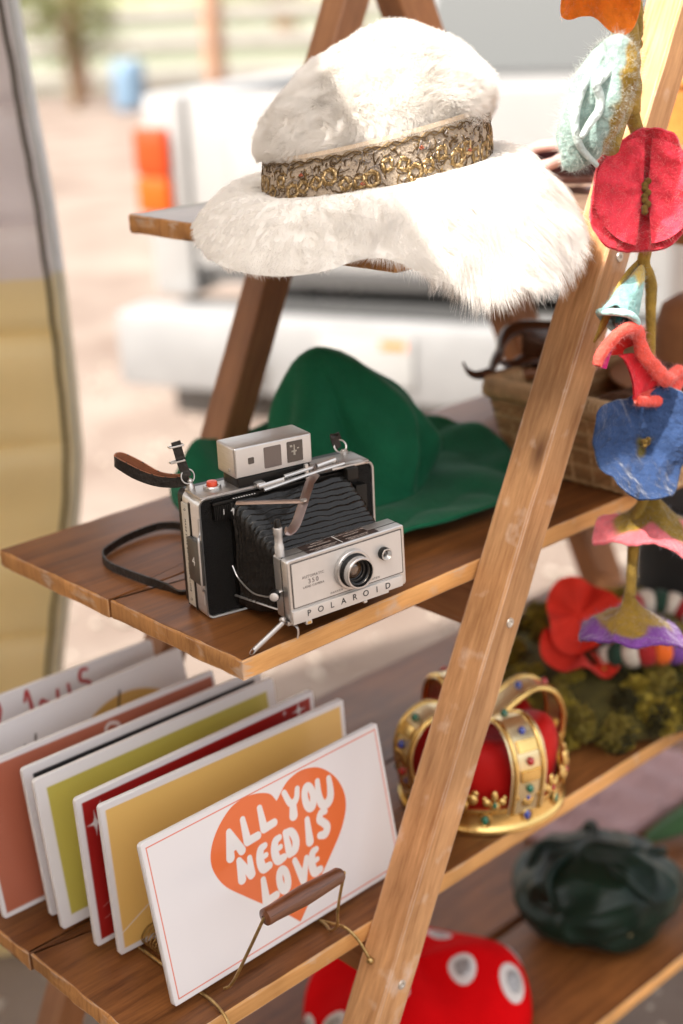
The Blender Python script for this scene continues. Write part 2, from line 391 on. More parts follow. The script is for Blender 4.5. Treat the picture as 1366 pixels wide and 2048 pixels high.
# ---- ranch fence far behind
def fence():
    t = thing('ranch_fence', 'pale horizontal rail fence with brown posts at the far side of the yard', 'fence', tuple((CAM+bf*24.5)[:2])+(GZ,))
    wm = mat('fence_rail', (.30, .28, .255), .8, var=.15, vscale=4); pm = mat('fence_post', (.34, .20, .13), .85, var=.25, vscale=5)
    for k in range(-3, 4):
        c = CAM+bf*24.5+ar*(-1.75+2.25*k)
        mb = MB(); mb.box((c[0]-.13, c[1]-.13, GZ-.1), (c[0]+.13, c[1]+.13, GZ+2.1+.1*(k % 2)), bev=.02); mb.build('post', pm, t, True)
        for z in (.35, .85, 1.3, 1.75):
            a = c; b = c+ar*2.25
            mb = MB(); mb.tube([a+[0, 0, GZ+z], (a+b)/2+[0, 0, GZ+z-.015], b+[0, 0, GZ+z]], .12, 6, flat=(1, .3), up=(0, 0, 1)); mb.build('rail', wm, t, True)
fence()

# ---- trees and bushes beyond the fence
def bush(name, label, cat, x, y, R, h, trunk, seed, cols, n=2600, group=None):
    t = thing(name, label, cat, (x, y, GZ), 0, group)
    r = np.random.default_rng(seed)
    mb = MB()
    for k in range(3 if trunk else 5):
        a = r.uniform(0, 6.28); d = R*.25
        p = spline([(x, y, GZ-.1), (x+d*.4*math.cos(a), y+d*.4*math.sin(a), GZ+h*.35), (x+d*1.6*math.cos(a), y+d*1.6*math.sin(a), GZ+h*.8)], 8)
        mb.tube(p, np.linspace(R*.09, R*.02, 8), 6)
    mb.build('trunk', mat('bark', (.22, .15, .09), .9, var=.3, vscale=8), t, True)
    mb = MB(); cl = r.normal(size=(26, 3)); cl /= np.linalg.norm(cl, axis=1)[:, None]; cl *= r.uniform(.35, 1, (26, 1))*np.array([R, R, h*.42]); cl += [x, y, GZ+h*(.62 if trunk else .5)]
    for i in range(n):
        c = cl[r.integers(26)]+r.normal(size=3)*R*.17; s = R*r.uniform(.03, .08); a = r.normal(size=(4, 3)); a /= np.linalg.norm(a, axis=1)[:, None]
        mb.add(c+a[:3]*s, [(0, 1, 2)], int(r.integers(len(cols))))
    mb.build('crown', [mat('leaf_%s_%d' % (name, i), c, .7, transl=.3) for i, c in enumerate(cols)], t, True, smooth=False)
c = CAM+bf*22.5-ar*3.75; bush('bush', 'round olive green bush behind the fence left of the yard', 'bush', c[0], c[1], 1.0, 2.5, True, 1, [(.14, .15, .045), (.20, .19, .07), (.09, .10, .03)])
c = CAM+bf*44-ar*1.; bush('tree', 'wide pale green tree in the field behind the pale rail fence', 'tree', c[0], c[1], 3.6, 5.0, True, 2, [(.30, .32, .14), (.38, .38, .2), (.22, .24, .1)], 3000)

# blue drum by the fence
def drum():
    c = CAM+bf*22-ar*2.86; t = thing('barrel', 'light blue plastic barrel in the yard behind the truck', 'barrel', (c[0], c[1], GZ))
    mb = MB(); mb.lathe([(0, 0), (.26, 0), (.29, .03), (.29, .25), (.305, .27), (.29, .29), (.29, .56), (.305, .58), (.29, .6), (.29, .82), (.27, .86), (0, .86)], Matrix.Translation((c[0], c[1], GZ)) @ Matrix.Scale(.82, 4), 28)
    b = mb.build('shell', mat('blue_plastic', (.13, .21, .30), .45, var=.08, vscale=5), t, True)
    mb = MB(); mb.lathe([(0, .865), (.05, .865), (.05, .9), (0, .9)], Matrix.Translation((c[0]+.1, c[1], GZ-.156)), 12); mb.build('cap', mat('white_plastic', (.75, .75, .72), .5), t, True)
drum()

# ---- white pickup truck
def truck():
    ang = YAW-math.radians(24)
    f = np.array([math.cos(ang), math.sin(ang), 0]); r = np.array([math.sin(ang), -math.cos(ang), 0])
    o = np.array([2.47, 2.245, GZ])
    t = thing('pickup_truck', 'white pickup truck parked behind the display stand, tailgate facing it', 'truck', tuple(o), 0)
    Mx = frame(r, f, o)      # local: x right, y forward, z up
    paint = mat('truck_paint', (.28, .275, .27), .28, var=.05, vscale=3, coat=.6)
    chrome = mat('bumper_steel', (.27, .272, .275), .5, metal=.3, var=.1, vscale=6)
    dark = mat('truck_dark', (.03, .03, .03), .7); rub = mat('tyre_rubber', (.025, .025, .025), .85)
    glass = mat('window_glass', (.075, .08, .08), .12, spec=.4)
    W = .86
    def B(name, lo, hi, m, bev=.02, par=t, label=None):
        mb = MB(); mb.box(lo, hi, Mx, bev=bev); return mb.build(name, m, par, True, label=label)
    # tailgate pressed with a shallow recess
    tg = B('tailgate', (-.698, -.03, .72), (.698, .03, 1.275), paint, .018)
    B('tailgate_panel', (-.55, -.042, .80), (.55, -.0305, 1.13), paint, .01, tg)
    mb = MB(); mb.box((-.09, -.055, 1.15), (.09, -.0435+.01, 1.21), Mx, bev=.008); mb.build('handle', dark, tg, True)
    for s in (-1, 1):
        x0, x1 = (-W, -.70) if s < 0 else (.70, W)
        b = B('bed_side', (x0, -.05, .62), (x1, 2.0, 1.275), paint, .04)
        lx0, lx1 = (-W-.012, -.755) if s < 0 else (.755, W+.012)
        tl = thing_part('taillight', t)
        mb = MB(); mb.box((lx0, -.085, 1.02), (lx1, .10, 1.17), Mx, bev=.015); mb.build('red_lens', mat('red_lens', (.62, .075, .015), .15, spec=.6, transl=.3), tl, True)
        mb = MB(); mb.box((lx0, -.087, .90), (lx1, .10, 1.018), Mx, bev=.015); mb.build('amber_lens', mat('amber_lens', (.70, .12, .012), .15, spec=.6, transl=.3), tl, True)
    B('bed_floor', (-.70, .031, .66), (.70, 2.0, .70), paint, 0)
    # bumper, step, plate
    B('bumper', (-W-.02, -.28, .37), (W+.02, -.08, .62), chrome, .03)
    B('bumper_step', (-.45, -.20, .621), (.45, -.06, .64), dark, .004)
    B('valance', (-W+.05, -.06, .22), (W-.05, .1, .60), mat('valance_grey', (.13, .125, .12), .6), .02)
    pl = B('licence_plate', (-.1525, -.292, .43), (.1525, -.283, .585), mat('number_plate_white', (.30, .30, .295), .5), .006)
    mb = MB(); mb.box((.05, -.2945, .55), (.13, -.2925, .575), Mx); mb.build('sticker', mat('orange_sticker', (.85, .18, .03), .5), pl, True)
    mb = MB(); mb.lathe([(.045, 0), (.045, .05), (.032, .05), (.032, -.02), (0, -.02)], Mx @ Matrix.Translation((-.40, -.285, .50)) @ Matrix.Rotation(RX(90), 4, 'X'), 20); mb.build('tow_socket', dark, t, True)
    mb = MB(); mb.tube([(Mx @ Vector(p))[:] for p in ((-.5, .2, .30), (-.5, -.22, .29), (-.5, -.3, .27))], .035, 14); mb.build('exhaust_pipe', chrome, t, True)
    # chassis, axle and wheels
    B('chassis', (-.45, .1, .32), (.45, 4.6, .5), dark, .02)
    for y in (.95, 4.2):
        for s in (-1, 1):
            w = thing_part('wheel', t)
            Mw = Mx @ Matrix.Translation((s*.72, y, .34)) @ Matrix.Rotation(RX(90), 4, 'Y')
            mb = MB(); mb.lathe([(.20, -.10), (.30, -.11), (.335, -.09), (.34, 0), (.335, .09), (.30, .11), (.20, .10)], Mw, 30); mb.build('tyre', rub, w, True)
            mb = MB(); mb.lathe([(0, -.05), (.10, -.06), (.19, -.03), (.205, -.095), (.205, .095), (.19, .03), (.10, .06), (0, .05)], Mw, 30); mb.build('rim', chrome, w, True)
    # cab
    bm = bmesh.new()
    prof = [(2.06, .45), (2.06, 1.15), (2.25, 1.78), (3.5, 1.80), (4.0, 1.25), (5.3, 1.12), (5.45, .95), (5.45, .45)]
    mb = MB(); V = []
    for x in (-W, -.78, .78, W):
        V.append([(Mx @ Vector((x*(1 if z < 1.16 else .86), y, z-(.02 if abs(x) == W else 0))))[:] for y, z in prof])
    mb.grid(np.array(V), closed_v=True)
    mb.add(np.array(V[0]), [tuple(range(8))]); mb.add(np.array(V[3]), [tuple(range(8))[::-1]])
    cab = mb.build('cab', paint, t, True, angle=25)
    bw = MB(); Q = [(-.66, 2.06+.02, 1.20), (.66, 2.06+.02, 1.20), (.60, 2.06+.167, 1.72), (-.60, 2.06+.167, 1.72)]
    V = [(Mx @ Vector((x, y-.035, z)))[:] for x, y, z in Q]+[(Mx @ Vector((x, y-.02, z)))[:] for x, y, z in Q]
    bw.add(V, [(0, 1, 2, 3), (7, 6, 5, 4), (0, 4, 5, 1), (1, 5, 6, 2), (2, 6, 7, 3), (3, 7, 4, 0)]); bw.build('rear_window', glass, cab, True, smooth=False)
def thing_part(name, parent):
    o = bpy.data.objects.new(name, None); COL.objects.link(o); o.parent = parent
    o.matrix_parent_inverse = tmat(parent).inverted(); return o
truck()

# ---- unseen canopy, its outline cut to the shade wanted on the stand
def canopy():
    z = 1.2
    t = thing('canopy', 'off white fabric canopy out of view above the display stand, outline shaped to shade it', 'canopy', (-2.6, 1.2, GZ))
    cm = mat('canopy_fabric', (.70, .64, .54), .9, transl=.35)
    nx, ny = 60, 16; V = []
    for i in range(nx):
        x = -2.3+3.9*i/(nx-1)
        y0 = -.004+(x+.4575)*1.07 if x < -.315 else .149+(x+.315)*.55
        y1 = 1.60-.2*(x+.245)
        V.append([(x, y0+(y1-y0)*j/(ny-1), z+.02*math.sin(i*.7)*math.sin(math.pi*j/(ny-1))) for j in range(ny)])
    V = np.array(V); mb = MB(); mb.grid(V); mb.grid((V+[0, 0, .006])[::-1]); mb.build('fabric', cm, t, True)
    V = np.array([[(-2.35+.03*math.sin(j*.8), -2.3+4.4*j/40, GZ+.03+(z-GZ-.05)*k/12) for k in range(13)] for j in range(41)])
    mb = MB(); mb.grid(V); mb.grid((V+[.006, 0, 0])[::-1]); mb.build('shade_wall', mat('shade_wall_canvas', (.42, .34, .26), .95), t, True)  # unseen wall added to block skylight from the left
    pm = mat('pole_metal', (.6, .6, .6), .4, metal=.8)
    for x, y in ((-2.3, -1.96), (-2.3, 2.01)):
        mb = MB(); mb.tube([(x, y, GZ), (x, y, z)], .02, 10); mb.build('pole', pm, t, True)
    for a, b in (((-2.3, -1.96), (-.315, .14)), ((-2.3, 2.01), (1.6, 1.23))):
        mb = MB(); mb.tube([(a[0], a[1], z-.015), (b[0], b[1], z-.015)], .012, 8); mb.build('frame_bar', pm, t, True)
canopy()

# ---- tall curved panel at the left
def side_panel():
    up = mat('panel_grey', (.80, .75, .75), .5, var=.06, vscale=4, bump=.3, bscale=6, transl=.45)
    yl = mat('panel_yellow', (.86, .74, .46), .5, var=.06, vscale=4, bump=.3, bscale=6, transl=.45)
    edge = [(1.10, .0555), (.85, .035), (.6, .040), (.547, .0405), (.40, .0525), (.28, .066), (.16, .081), (.0, .094), (-.10, .097), (-.19, .095), (-.30, .082), (-.36, .067), (-.45, .05), (-.7, .02), (-1.0, 0)]
    # world positions: panel stands across the line of sight, 2.1 m out
    o = CAM+bf*2.07-ar*.55
    t = thing('curved_panel', 'tall curved panel, pale grey above and yellow below, with dark seam and pale edging', 'panel', (o[0], o[1], GZ))
    zs = np.linspace(-1.0, 1.05, 110); ex = np.interp(zs, [e[0] for e in edge][::-1], [e[1] for e in edge][::-1])
    # px of the edge gives a sideways offset from o
    def E(z): return np.interp(z, ez, eo)
    ez = [-1.0, -.6, -.45, -.334, -.273, -.179, -.104, 0, .162, .271, .408, .54, .8, 1.1]
    eo = [.02, .05, .075, .0995, .113, .132, .143, .1455, .1445, .141, .131, .1225, .10, .06]
    def sheet(z0, z1, m, name):
        n = 70; mm = 26; V = []
        for z in np.linspace(z0, z1, n):
            row = []
            for j in range(mm):
                s = j/(mm-1); w = E(z)-s*1.4
                bul = .05*math.sin(min(1, s*3)*math.pi*.5)
                ph = ((z+ .16*s*1.4*0+ .05*s)*6.1) % 1; cre = -.020*math.exp(-((ph-.5)/.05)**2)+.006*math.sin(ph*6.28)
                nz = noise.noise(Vector((w*5, z*3, 2)))*.012
                p = o+ar*w-bf*(bul+cre+nz); row.append((p[0], p[1], z))
            V.append(row)
        mb = MB(); V = np.array(V); mb.grid(V); mb.grid((V+bf*.03)[::-1]); return mb.build(name, m, t, True, angle=60)
    sheet(.165, 1.05, up, 'upper_skin'); sheet(-1.0, .165, yl, 'lower_skin')
    zz = np.linspace(-1.0, 1.05, 90)
    P = np.array([o+ar*(E(z)-.004)-bf*.012+[0, 0, z] for z in zz]); jit = vnoise(P, 25)*.0022
    P += ar*jit[:, None]
    mb = MB(); mb.tube(P, .0040, 8); mb.build('seam', mat('dark_seam', (.05, .04, .02), .8), t, True)
    P2 = np.array([o+ar*(E(z)+.010)+bf*.004+[0, 0, z] for z in zz])
    k = int(90*(.165+1.0)/2.05)
    mb = MB(); mb.tube(P2[:k+1], .0095, 10, flat=(1, .8)); mb.build('lower_edging', mat('edging_cream', (.60, .56, .42), .6, var=.1), t, True)
    mb = MB(); mb.tube(P2[k:], .0095, 10, flat=(1, .8)); mb.build('upper_edging', mat('edging_grey', (.58, .60, .60), .6, var=.1), t, True)
side_panel()

# ================================================================== DISPLAY STAND
TOP_D, TOP_L = (.090, .028, .0075), (.28, .105, .029)
plank_top = wood('stained_plank', TOP_D, TOP_L, rough=.42, grain=1.3, worn=(.32, .16, .075), coat=.08, spec=.35)
plank_raw = wood('raw_plank_edge', (.60, .28, .085), (.82, .44, .16), rough=.6, grain=1.6, edge=(.62, .47, .36), spec=.3)
plank_end = wood('plank_end_grain', (.34, .145, .045), (.66, .33, .115), rough=.7, grain=2.2, axis='z', spec=.3, edge=(.6, .45, .34))
grey_top = wood('weathered_plank', (.17, .10, .07), (.30, .20, .14), rough=.3, grain=1.2, coat=.3)
LEAN_N, LEAN_F = .491, .473
leg_m = wood('leg_wood', (.32, .140, .050), (.72, .40, .185), rot=-math.atan(.485), rough=.55, grain=1.5, axis='z', edge=(.72, .56, .45), knots=13, worn=(.55, .40, .29), spec=.35)
rung_m = wood('rung_wood', (.24, .095, .03), (.44, .20, .075), rough=.55, grain=1.3, axis='y', worn=(.5, .36, .26))
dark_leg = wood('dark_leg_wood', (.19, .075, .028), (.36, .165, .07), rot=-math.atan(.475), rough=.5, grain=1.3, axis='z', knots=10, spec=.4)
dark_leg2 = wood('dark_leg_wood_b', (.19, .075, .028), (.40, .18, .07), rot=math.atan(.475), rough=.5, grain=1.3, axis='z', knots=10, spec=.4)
stand = thing('display_stand', 'wooden ladder display stand with stained plank shelves', 'display stand', (.6, .2, GZ))

def plank(x0, x1, y0, y1, z, th=.0205, seed=0, top=None, rough_end=True):
    """board with slightly irregular arrises, rounded corners and chewed near end"""
    nx, ny = int((x1-x0)/.012), max(6, int((y1-y0)/.010)); nx = min(nx, 110); c = .004
    mb = MB(); r = np.random.default_rng(seed)
    xs = np.linspace(x0, x1, nx); ys = np.linspace(y0, y1, ny)
    def jit(x, y, k): return noise.noise(Vector((x*22+seed, y*22, k)))*.0009+noise.noise(Vector((x*70+seed, y*70, k)))*.0005
    # outline loop with rounded corners
    L = []
    rc = .0016
    def corner(cx, cy, a0): return [(cx+rc*math.cos(math.radians(a)), cy+rc*math.sin(math.radians(a))) for a in np.linspace(a0, a0+90, 5)]
    def side(a, b, n): return [(a[0]+(b[0]-a[0])*k/n, a[1]+(b[1]-a[1])*k/n) for k in range(1, n)]
    c0, c1, c2, c3 = corner(x0+rc, y0+rc, 180), corner(x1-rc, y0+rc, 270), corner(x1-rc, y1-rc, 0), corner(x0+rc, y1-rc, 90)
    L = c0+side(c0[-1], c1[0], nx)+c1+side(c1[-1], c2[0], ny)+c2+side(c2[-1], c3[0], nx)+c3+side(c3[-1], c0[0], ny)
    L = np.array(L); n = len(L); nxt = np.roll(L, -1, 0)-np.roll(L, 1, 0); nxt /= np.linalg.norm(nxt, axis=1)[:, None]; nr = np.stack([nxt[:, 1], -nxt[:, 0]], 1)
    rings = []
    for off, dz in ((-.0030, 0), (-.0011, -.0003), (-.0002, -.0016), (0, -.004), (.0004, -th*.5), (0, -th+.004), (-.0008, -th+.001), (-.005, -th)):
        jj = np.array([jit(p[0], p[1], dz*400) for p in L]); endw = np.where(L[:, 0] < x0+.012, 2.4, .8)
        q = L+nr*(off+jj*endw)[:, None]; zj = np.array([noise.noise(Vector((p[0]*40+seed, p[1]*40, 5))) for p in L])*.0007*(1 if dz > -.003 else 0)
        rings.append(np.column_stack([q, np.full(n, z+dz)+zj*(dz < 0)]))
    V = np.array(rings); k = mb.n
    f = []; mi = []
    base = mb.add(V.reshape(-1, 3), [])
    for i in range(len(rings)-1):
        for j in range(n):
            j2 = (j+1) % n; mb.f.append((base+i*n+j, base+(i+1)*n+j, base+(i+1)*n+j2, base+i*n+j2))
            mb.mi.append(0 if i == 0 or .1 < L[j][1] < .3 and abs(nr[j][1]) > .75 else (2 if abs(nr[j][0]) > .75 else 1))
    mb.f.append(tuple(base+j for j in range(n))); mb.mi.append(0)
    mb.f.append(tuple(base+(len(rings)-1)*n+j for j in range(n))[::-1]); mb.mi.append(1)
    return mb.build('plank', [top or plank_top, plank_raw, plank_end], stand, True, angle=50)
# shelf boards (top to bottom)
plank(.2, 1.22, 0, .199, .325, seed=1, top=grey_top); plank(.2, 1.22, .1994, .4, .3255, seed=2, top=grey_top)
plank(0, 1.22, 0, .2, 0, seed=3); plank(-.002, 1.22, .2005, .4, .0004, seed=4)
plank(-.128, .96, 0, .209, -.343, seed=5); plank(-.131, .96, .2095, .4, -.3434, seed=6)
plank(-.2, 1.42, 0, .205, -.706, seed=7); plank(-.2, 1.42, .216, .4, -.706, seed=8)

def leg(x0, lean, y0, y1, m, w=.043, z0=GZ, z1=.69, seed=0):
    """slanted leg with square section; x0 = low-x edge at z 0"""
    n = 60; rings = []
    for z in np.linspace(z0, z1, n):
        x = x0+lean*z; b = .0022
        sec = [(x+b, y0), (x+w-b, y0), (x+w, y0+b), (x+w, y1-b), (x+w-b, y1), (x+b, y1), (x, y1-b), (x, y0+b)]
        rings.append([(p[0]+noise.noise(Vector((p[0]*3+i*7, z*30, seed)))*.0008, p[1]+noise.noise(Vector((i*3.3, z*34, seed+9)))*.0008, z) for i, p in enumerate(sec)])
    mb = MB(); V = np.array(rings); mb.grid(V, closed_v=True); mb.f = [q[::-1] for q in mb.f]
    mb.add(V[0], [tuple(range(8))]); mb.add(V[-1], [tuple(range(8))[::-1]])
    return mb.build('leg', m, stand, True, angle=30)
XC = .61
near_leg = leg(.3064, LEAN_N, -.045, -.0015, leg_m)
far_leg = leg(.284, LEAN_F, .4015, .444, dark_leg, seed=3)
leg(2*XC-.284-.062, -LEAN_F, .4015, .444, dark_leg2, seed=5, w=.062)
leg(2*XC-.3064-.043, -LEAN_N, -.045, -.0015, leg_m, seed=6)
screw_m = mat('screw_zinc', (.62, .58, .52), .4, metal=.7)
for z in (.305, -.024, -.364, -.727):
    for s in (0, 1):
        x = .3064+LEAN_N*z+.02 if s == 0 else 2*XC-(.3064+LEAN_N*z)-.02-.022
        mb = MB(); mb.box((x-.006, -.0012, z-.045-.01), (x+.016, .4012, z-.001), bev=.0015); mb.build('rung', rung_m, stand, True)
for z in (-.0545, -.394, .2836, .16, -.2):
    if z in (.16, -.2): continue
    x = .3064+LEAN_N*z+.0235
    mb = MB(); mb.lathe([(0, .0004), (.0016, .0002), (.0022, .0012), (.0047, .0010), (.0052, 0), (.0052, -.002)], frame((1, 0, 0), (0, 0, 1), (x, -.0452, z)), 18)
    mb.build('screw', screw_m, near_leg, True)
# ================================================================== FOLDING INSTANT CAMERA
silver = mat('brushed_silver', (.62, .60, .58), .34, metal=.85, var=.06, vscale=60, vmap=(1, 1, 14), bump=.15, bscale=200)
silver_d = mat('brushed_silver_dark', (.46, .43, .41), .36, metal=.85, var=.08, vscale=60, bump=.15, bscale=200)
face_m = mat('satin_face', (.66, .62, .585), .42, metal=.35, var=.03, vscale=60)
blk = mat('black_leatherette', (.010, .009, .008), .5, bump=1, bscale=900, spec=.25)
blkg = mat('black_plastic', (.009, .008, .007), .3, spec=.3)
bell_m = mat('bellows_vinyl', (.009, .008, .007), .26, spec=.45, bump=.6, bscale=90)
ink = mat('print_ink', (.02, .018, .018), .6)
paint_w = mat('white_print', (.75, .73, .70), .6)
cs = thing('instant_camera', 'silver and black folding bellows instant camera standing on the shelf, lens toward the viewer', 'camera', (.0328, .0895, 0), RX(-12.1))

def rrect(x0, x1, z0, z1, r, n=5):
    o = []
    for cx, cz, a in ((x1-r, z1-r, 0), (x0+r, z1-r, 90), (x0+r, z0+r, 180), (x1-r, z0+r, 270)):
        for k in range(n+1):
            t = math.radians(a+90*k/n); o.append((cx+r*math.cos(t), cz+r*math.sin(t)))
    return o
def slab(mb, prof, ys, mi=0, M=None, inset=None):
    """rounded rectangle (x,z) profile swept along y; inset = shrink per ring"""
    n = len(prof); cx = sum(p[0] for p in prof)/n; cz = sum(p[1] for p in prof)/n; R = []
    hx = max(p[0] for p in prof)-cx; hz = max(p[1] for p in prof)-cz
    for i, y in enumerate(ys):
        d = inset[i] if inset else 0
        R.append([(cx+(p[0]-cx)*(1-d/hx), y, cz+(p[1]-cz)*(1-d/hz)) for p in prof])
    V = np.array(R)
    if M is not None: V = np.array([[(M @ Vector(q))[:] for q in row] for row in V])
    k = mb.n; mb.grid(V, closed_v=True, mi=mi)
    mb.f.append(tuple(k+j for j in range(n))[::-1]); mb.mi.append(mi); mb.f.append(tuple(k+(len(ys)-1)*n+j for j in range(n))); mb.mi.append(mi)
W_, H_ = .187, .118
# back door, main shell (an open silver frame) and inner black panels
mb = MB(); slab(mb, rrect(.001, W_-.001, .001, H_-.001, .007), [.034, .046, .049], inset=[0, 0, .003]); back = mb.build('back_door', blkg, cs)
def ring(mb, po, pi, y0, y1, b=.0012):
    n = len(po)
    R = [[(p[0], y1, p[1]) for p in po], [(p[0], y0+b, p[1]) for p in po]]
    mid = [((a[0]*.75+c[0]*.25), y0, (a[1]*.75+c[1]*.25)) for a, c in zip(po, pi)]
    R += [mid, [(p[0], y0+b*.5, p[1]) for p in pi], [(p[0], y1, p[1]) for p in pi]]
    mb.grid(np.array(R), closed_v=True)
mb = MB(); ring(mb, rrect(0, W_, 0, H_, .008), rrect(.0022, W_-.0022, .0022, H_-.0022, .006), 0, .034); shell = mb.build('shell', silver, cs, angle=50)
mb = MB(); slab(mb, rrect(.003, W_-.003, .003, H_-.003, .005), [.0025, .033]); mb.build('front_panel', blk, cs)
for xa, xb in ((.003, .062), (.125, W_-.005)):
    mb = MB(); mb.box((xa, .001, H_-.002), (xb, .034, H_+.0012), bev=.001); mb.build('top_plate', silver_d, cs)
# left side: pale label strip and dark latch
mb = MB(); mb.box((-.0012, .0215, .006), (.0005, .0355, .107), bev=.0004); lab = mb.build('label_strip', mat('label_cream', (.62, .58, .50), .45, metal=.1), cs)
mb = MB(); Ms = frame((0, 0, -1), (0, -1, 0), (-.0013, .0285, .056)); text_mesh(mb, 'MAKE SURE BOTH SIDES CLOSE', .0042, Ms, .00008, space=1.25)
for zz in (.101, .0115): text_mesh(mb, '\u2192' if False else '->', .006, frame((0, -1, 0), (0, 0, 1), (-.0013, .0285, zz)), .00008)
mb.build('lettering', ink, lab, smooth=False)
for ya, yb in ((.0185, .0212), (.0358, .0372)):
    mb = MB(); mb.box((-.0008, ya, .004), (.0003, yb, .110)); mb.build('side_groove', blkg, cs)
mb = MB(); mb.box((-.0046, -.0035, .036), (-.0002, .0215, .078), bev=.0010); latch = mb.build('latch', mat('latch_grey', (.085, .08, .072), .35, metal=.4), cs)
mb = MB(); text_mesh(mb, '4', .0125, frame((0, -1, 0), (0, 0, 1), (-.0048, .0095, .057)), .0001); mb.build('numeral', paint_w, latch, smooth=False)
mb = MB(); mb.tube(spline([(-.0005, .001, .100), (-.001, .000, .086), (-.0045, -.0045, .081), (-.0048, -.0050, .060), (-.0045, -.0045, .034), (-.001, .000, .030), (-.0005, .001, .015)], 40), .0010, 6); mb.build('latch_trim', silver, cs)
# shutter button
mb = MB(); Mb = Matrix.Translation((.0235, .018, H_+.001)); mb.lathe([(.0085, 0), (.0085, .0025), (.0075, .0036), (.0058, .0036), (.0058, .001)], Mb, 28); bb = mb.build('button_ring', silver, cs)
mb = MB(); mb.lathe([(.0050, .001), (.0050, .0065), (.0045, .0074), (0, .0078)], Mb, 28); mb.build('shutter_button', mat('red_plastic', (.72, .075, .03), .3, spec=.5), cs)
# film speed selector with white figures
sel = MB()
for k in range(9): sel.box((.0135+k*.0018, -.0045, .096), (.0147+k*.0018, .0015, .1095))
sel.box((.0295, -.0055, .094), (.0335, .0015, .1100), bev=.0006); sel.box((.013, -.0028, .1095), (.060, .003, .1125), bev=.0006); so = sel.build('selector', blkg, cs)
mb = MB(); text_mesh(mb, '1', .0072, frame((1, 0, 0), (0, 0, 1), (.0225, -.0050, .103)), .0001); text_mesh(mb, '\u2191', .008, frame((1, 0, 0), (0, 0, 1), (.0315, -.0058, .102)), .0001)
mb.add([(.0303, -.0058, .1025), (.0327, -.0058, .1025), (.0315, -.0058, .1060), (.0311, -.0058, .1025), (.0319, -.0058, .1025), (.0319, -.0058, .0985), (.0311, -.0058, .0985)], [(0, 1, 2), (3, 6, 5, 4)])
mb.build('numeral', paint_w, so, smooth=False)
mb = MB()
for k in range(9): mb.box((.034+k*.0027, -.0030, .1127), (.0352+k*.0027, -.001+.001*(k % 3), .1130))
mb.build('scale_mark', paint_w, so, smooth=False)
# folding rangefinder viewfinder on top
Mv = Matrix.Translation((.040, .002, .1285))
mb = MB(); mb.box((0, 0, 0), (.081, .036, .029), Mv, bev=.0022, seg=3); vf = mb.build('viewfinder', silver, cs)
mb = MB(); mb.box((.0015, -.0005, .0012), (.0795, .0003, .0275), Mv, bev=.0002); mb.build('viewfinder_face', face_m, vf)
def pane(x0, x1, z0, z1, m, nm, par, yy=-.0006, rim=.0006):
    mb = MB(); slab(mb, rrect(x0, x1, z0, z1, .0009, 3), [yy-.0004, yy+.0002], M=Mv); mb.build(nm, m, par)
glass_d = mat('viewfinder_glass', (.035, .028, .025), .06, spec=.8, coat=.6); glass_g = mat('viewfinder_glass_grey', (.115, .09, .082), .12, spec=.8, coat=.5)
pane(.0135, .0195, .0120, .0180, glass_d, 'small_window', vf); pane(.0300, .0478, .0045, .0245, glass_g, 'grey_window', vf); pane(.0540, .0705, .0050, .0250, glass_d, 'dark_window', vf)
mb = MB()
for q in ((.057, .0195, .0595, .0215), (.061, .016, .0622, .0215), (.0585, .0145, .064, .0160), (.0605, .0115, .0625, .0150), (.0645, .017, .0665, .0182)): mb.box((q[0], -.00115, q[1]), (q[2], -.00108, q[3]), Mv)
mb.build('prism_glint', mat('pale_prism', (.36, .33, .28), .3), vf)
mb = MB(); mb.lathe([(.0016, 0), (.0016, .0006), (0, .0009)], Mv @ frame((0, 1, 0), (0, 0, 1), (0, .012, .006)) @ Matrix.Rotation(math.pi, 4, 'X'), 12); mb.build('rivet', silver_d, vf)
mb = MB(); mb.box((.043, .003, .117), (.119, .034, .1285), bev=.002); mb.build('viewfinder_base', blkg, cs)
# hinge hardware along the front top edge
mb = MB(); mb.tube([(.06, -.004, .1185), (.086, -.0045, .1205)], .0024, 8, flat=(1, .5)); mb.tube([(.086, -.005, .1235), (.115, -.005, .1262), (.118, -.002, .1262)], .0020, 8)
mb.tube([(.064, -.006, .1155), (.12, -.006, .1215), (.150, -.006, .1235)], .0020, 8); mb.box((.108, -.0065, .116), (.1115, -.0035, .131), bev=.0006)
mb.tube([(.122, -.003, .126), (.142, -.003, .1285)], .0026, 8); mb.box((.058, -.004, .117), (.068, .006, .1225), bev=.0022); mb.box((.136, -.008, .1195), (.172, .001, .1215), bev=.0006)
mb.sphere((.141, -.002, .1275), .0035); mb.build('hinge', silver, cs)
mb = MB(); mb.box((.150, -.012, .108), (.162, .0, .119), bev=.001); mb.build('hinge_block', blkg, cs)
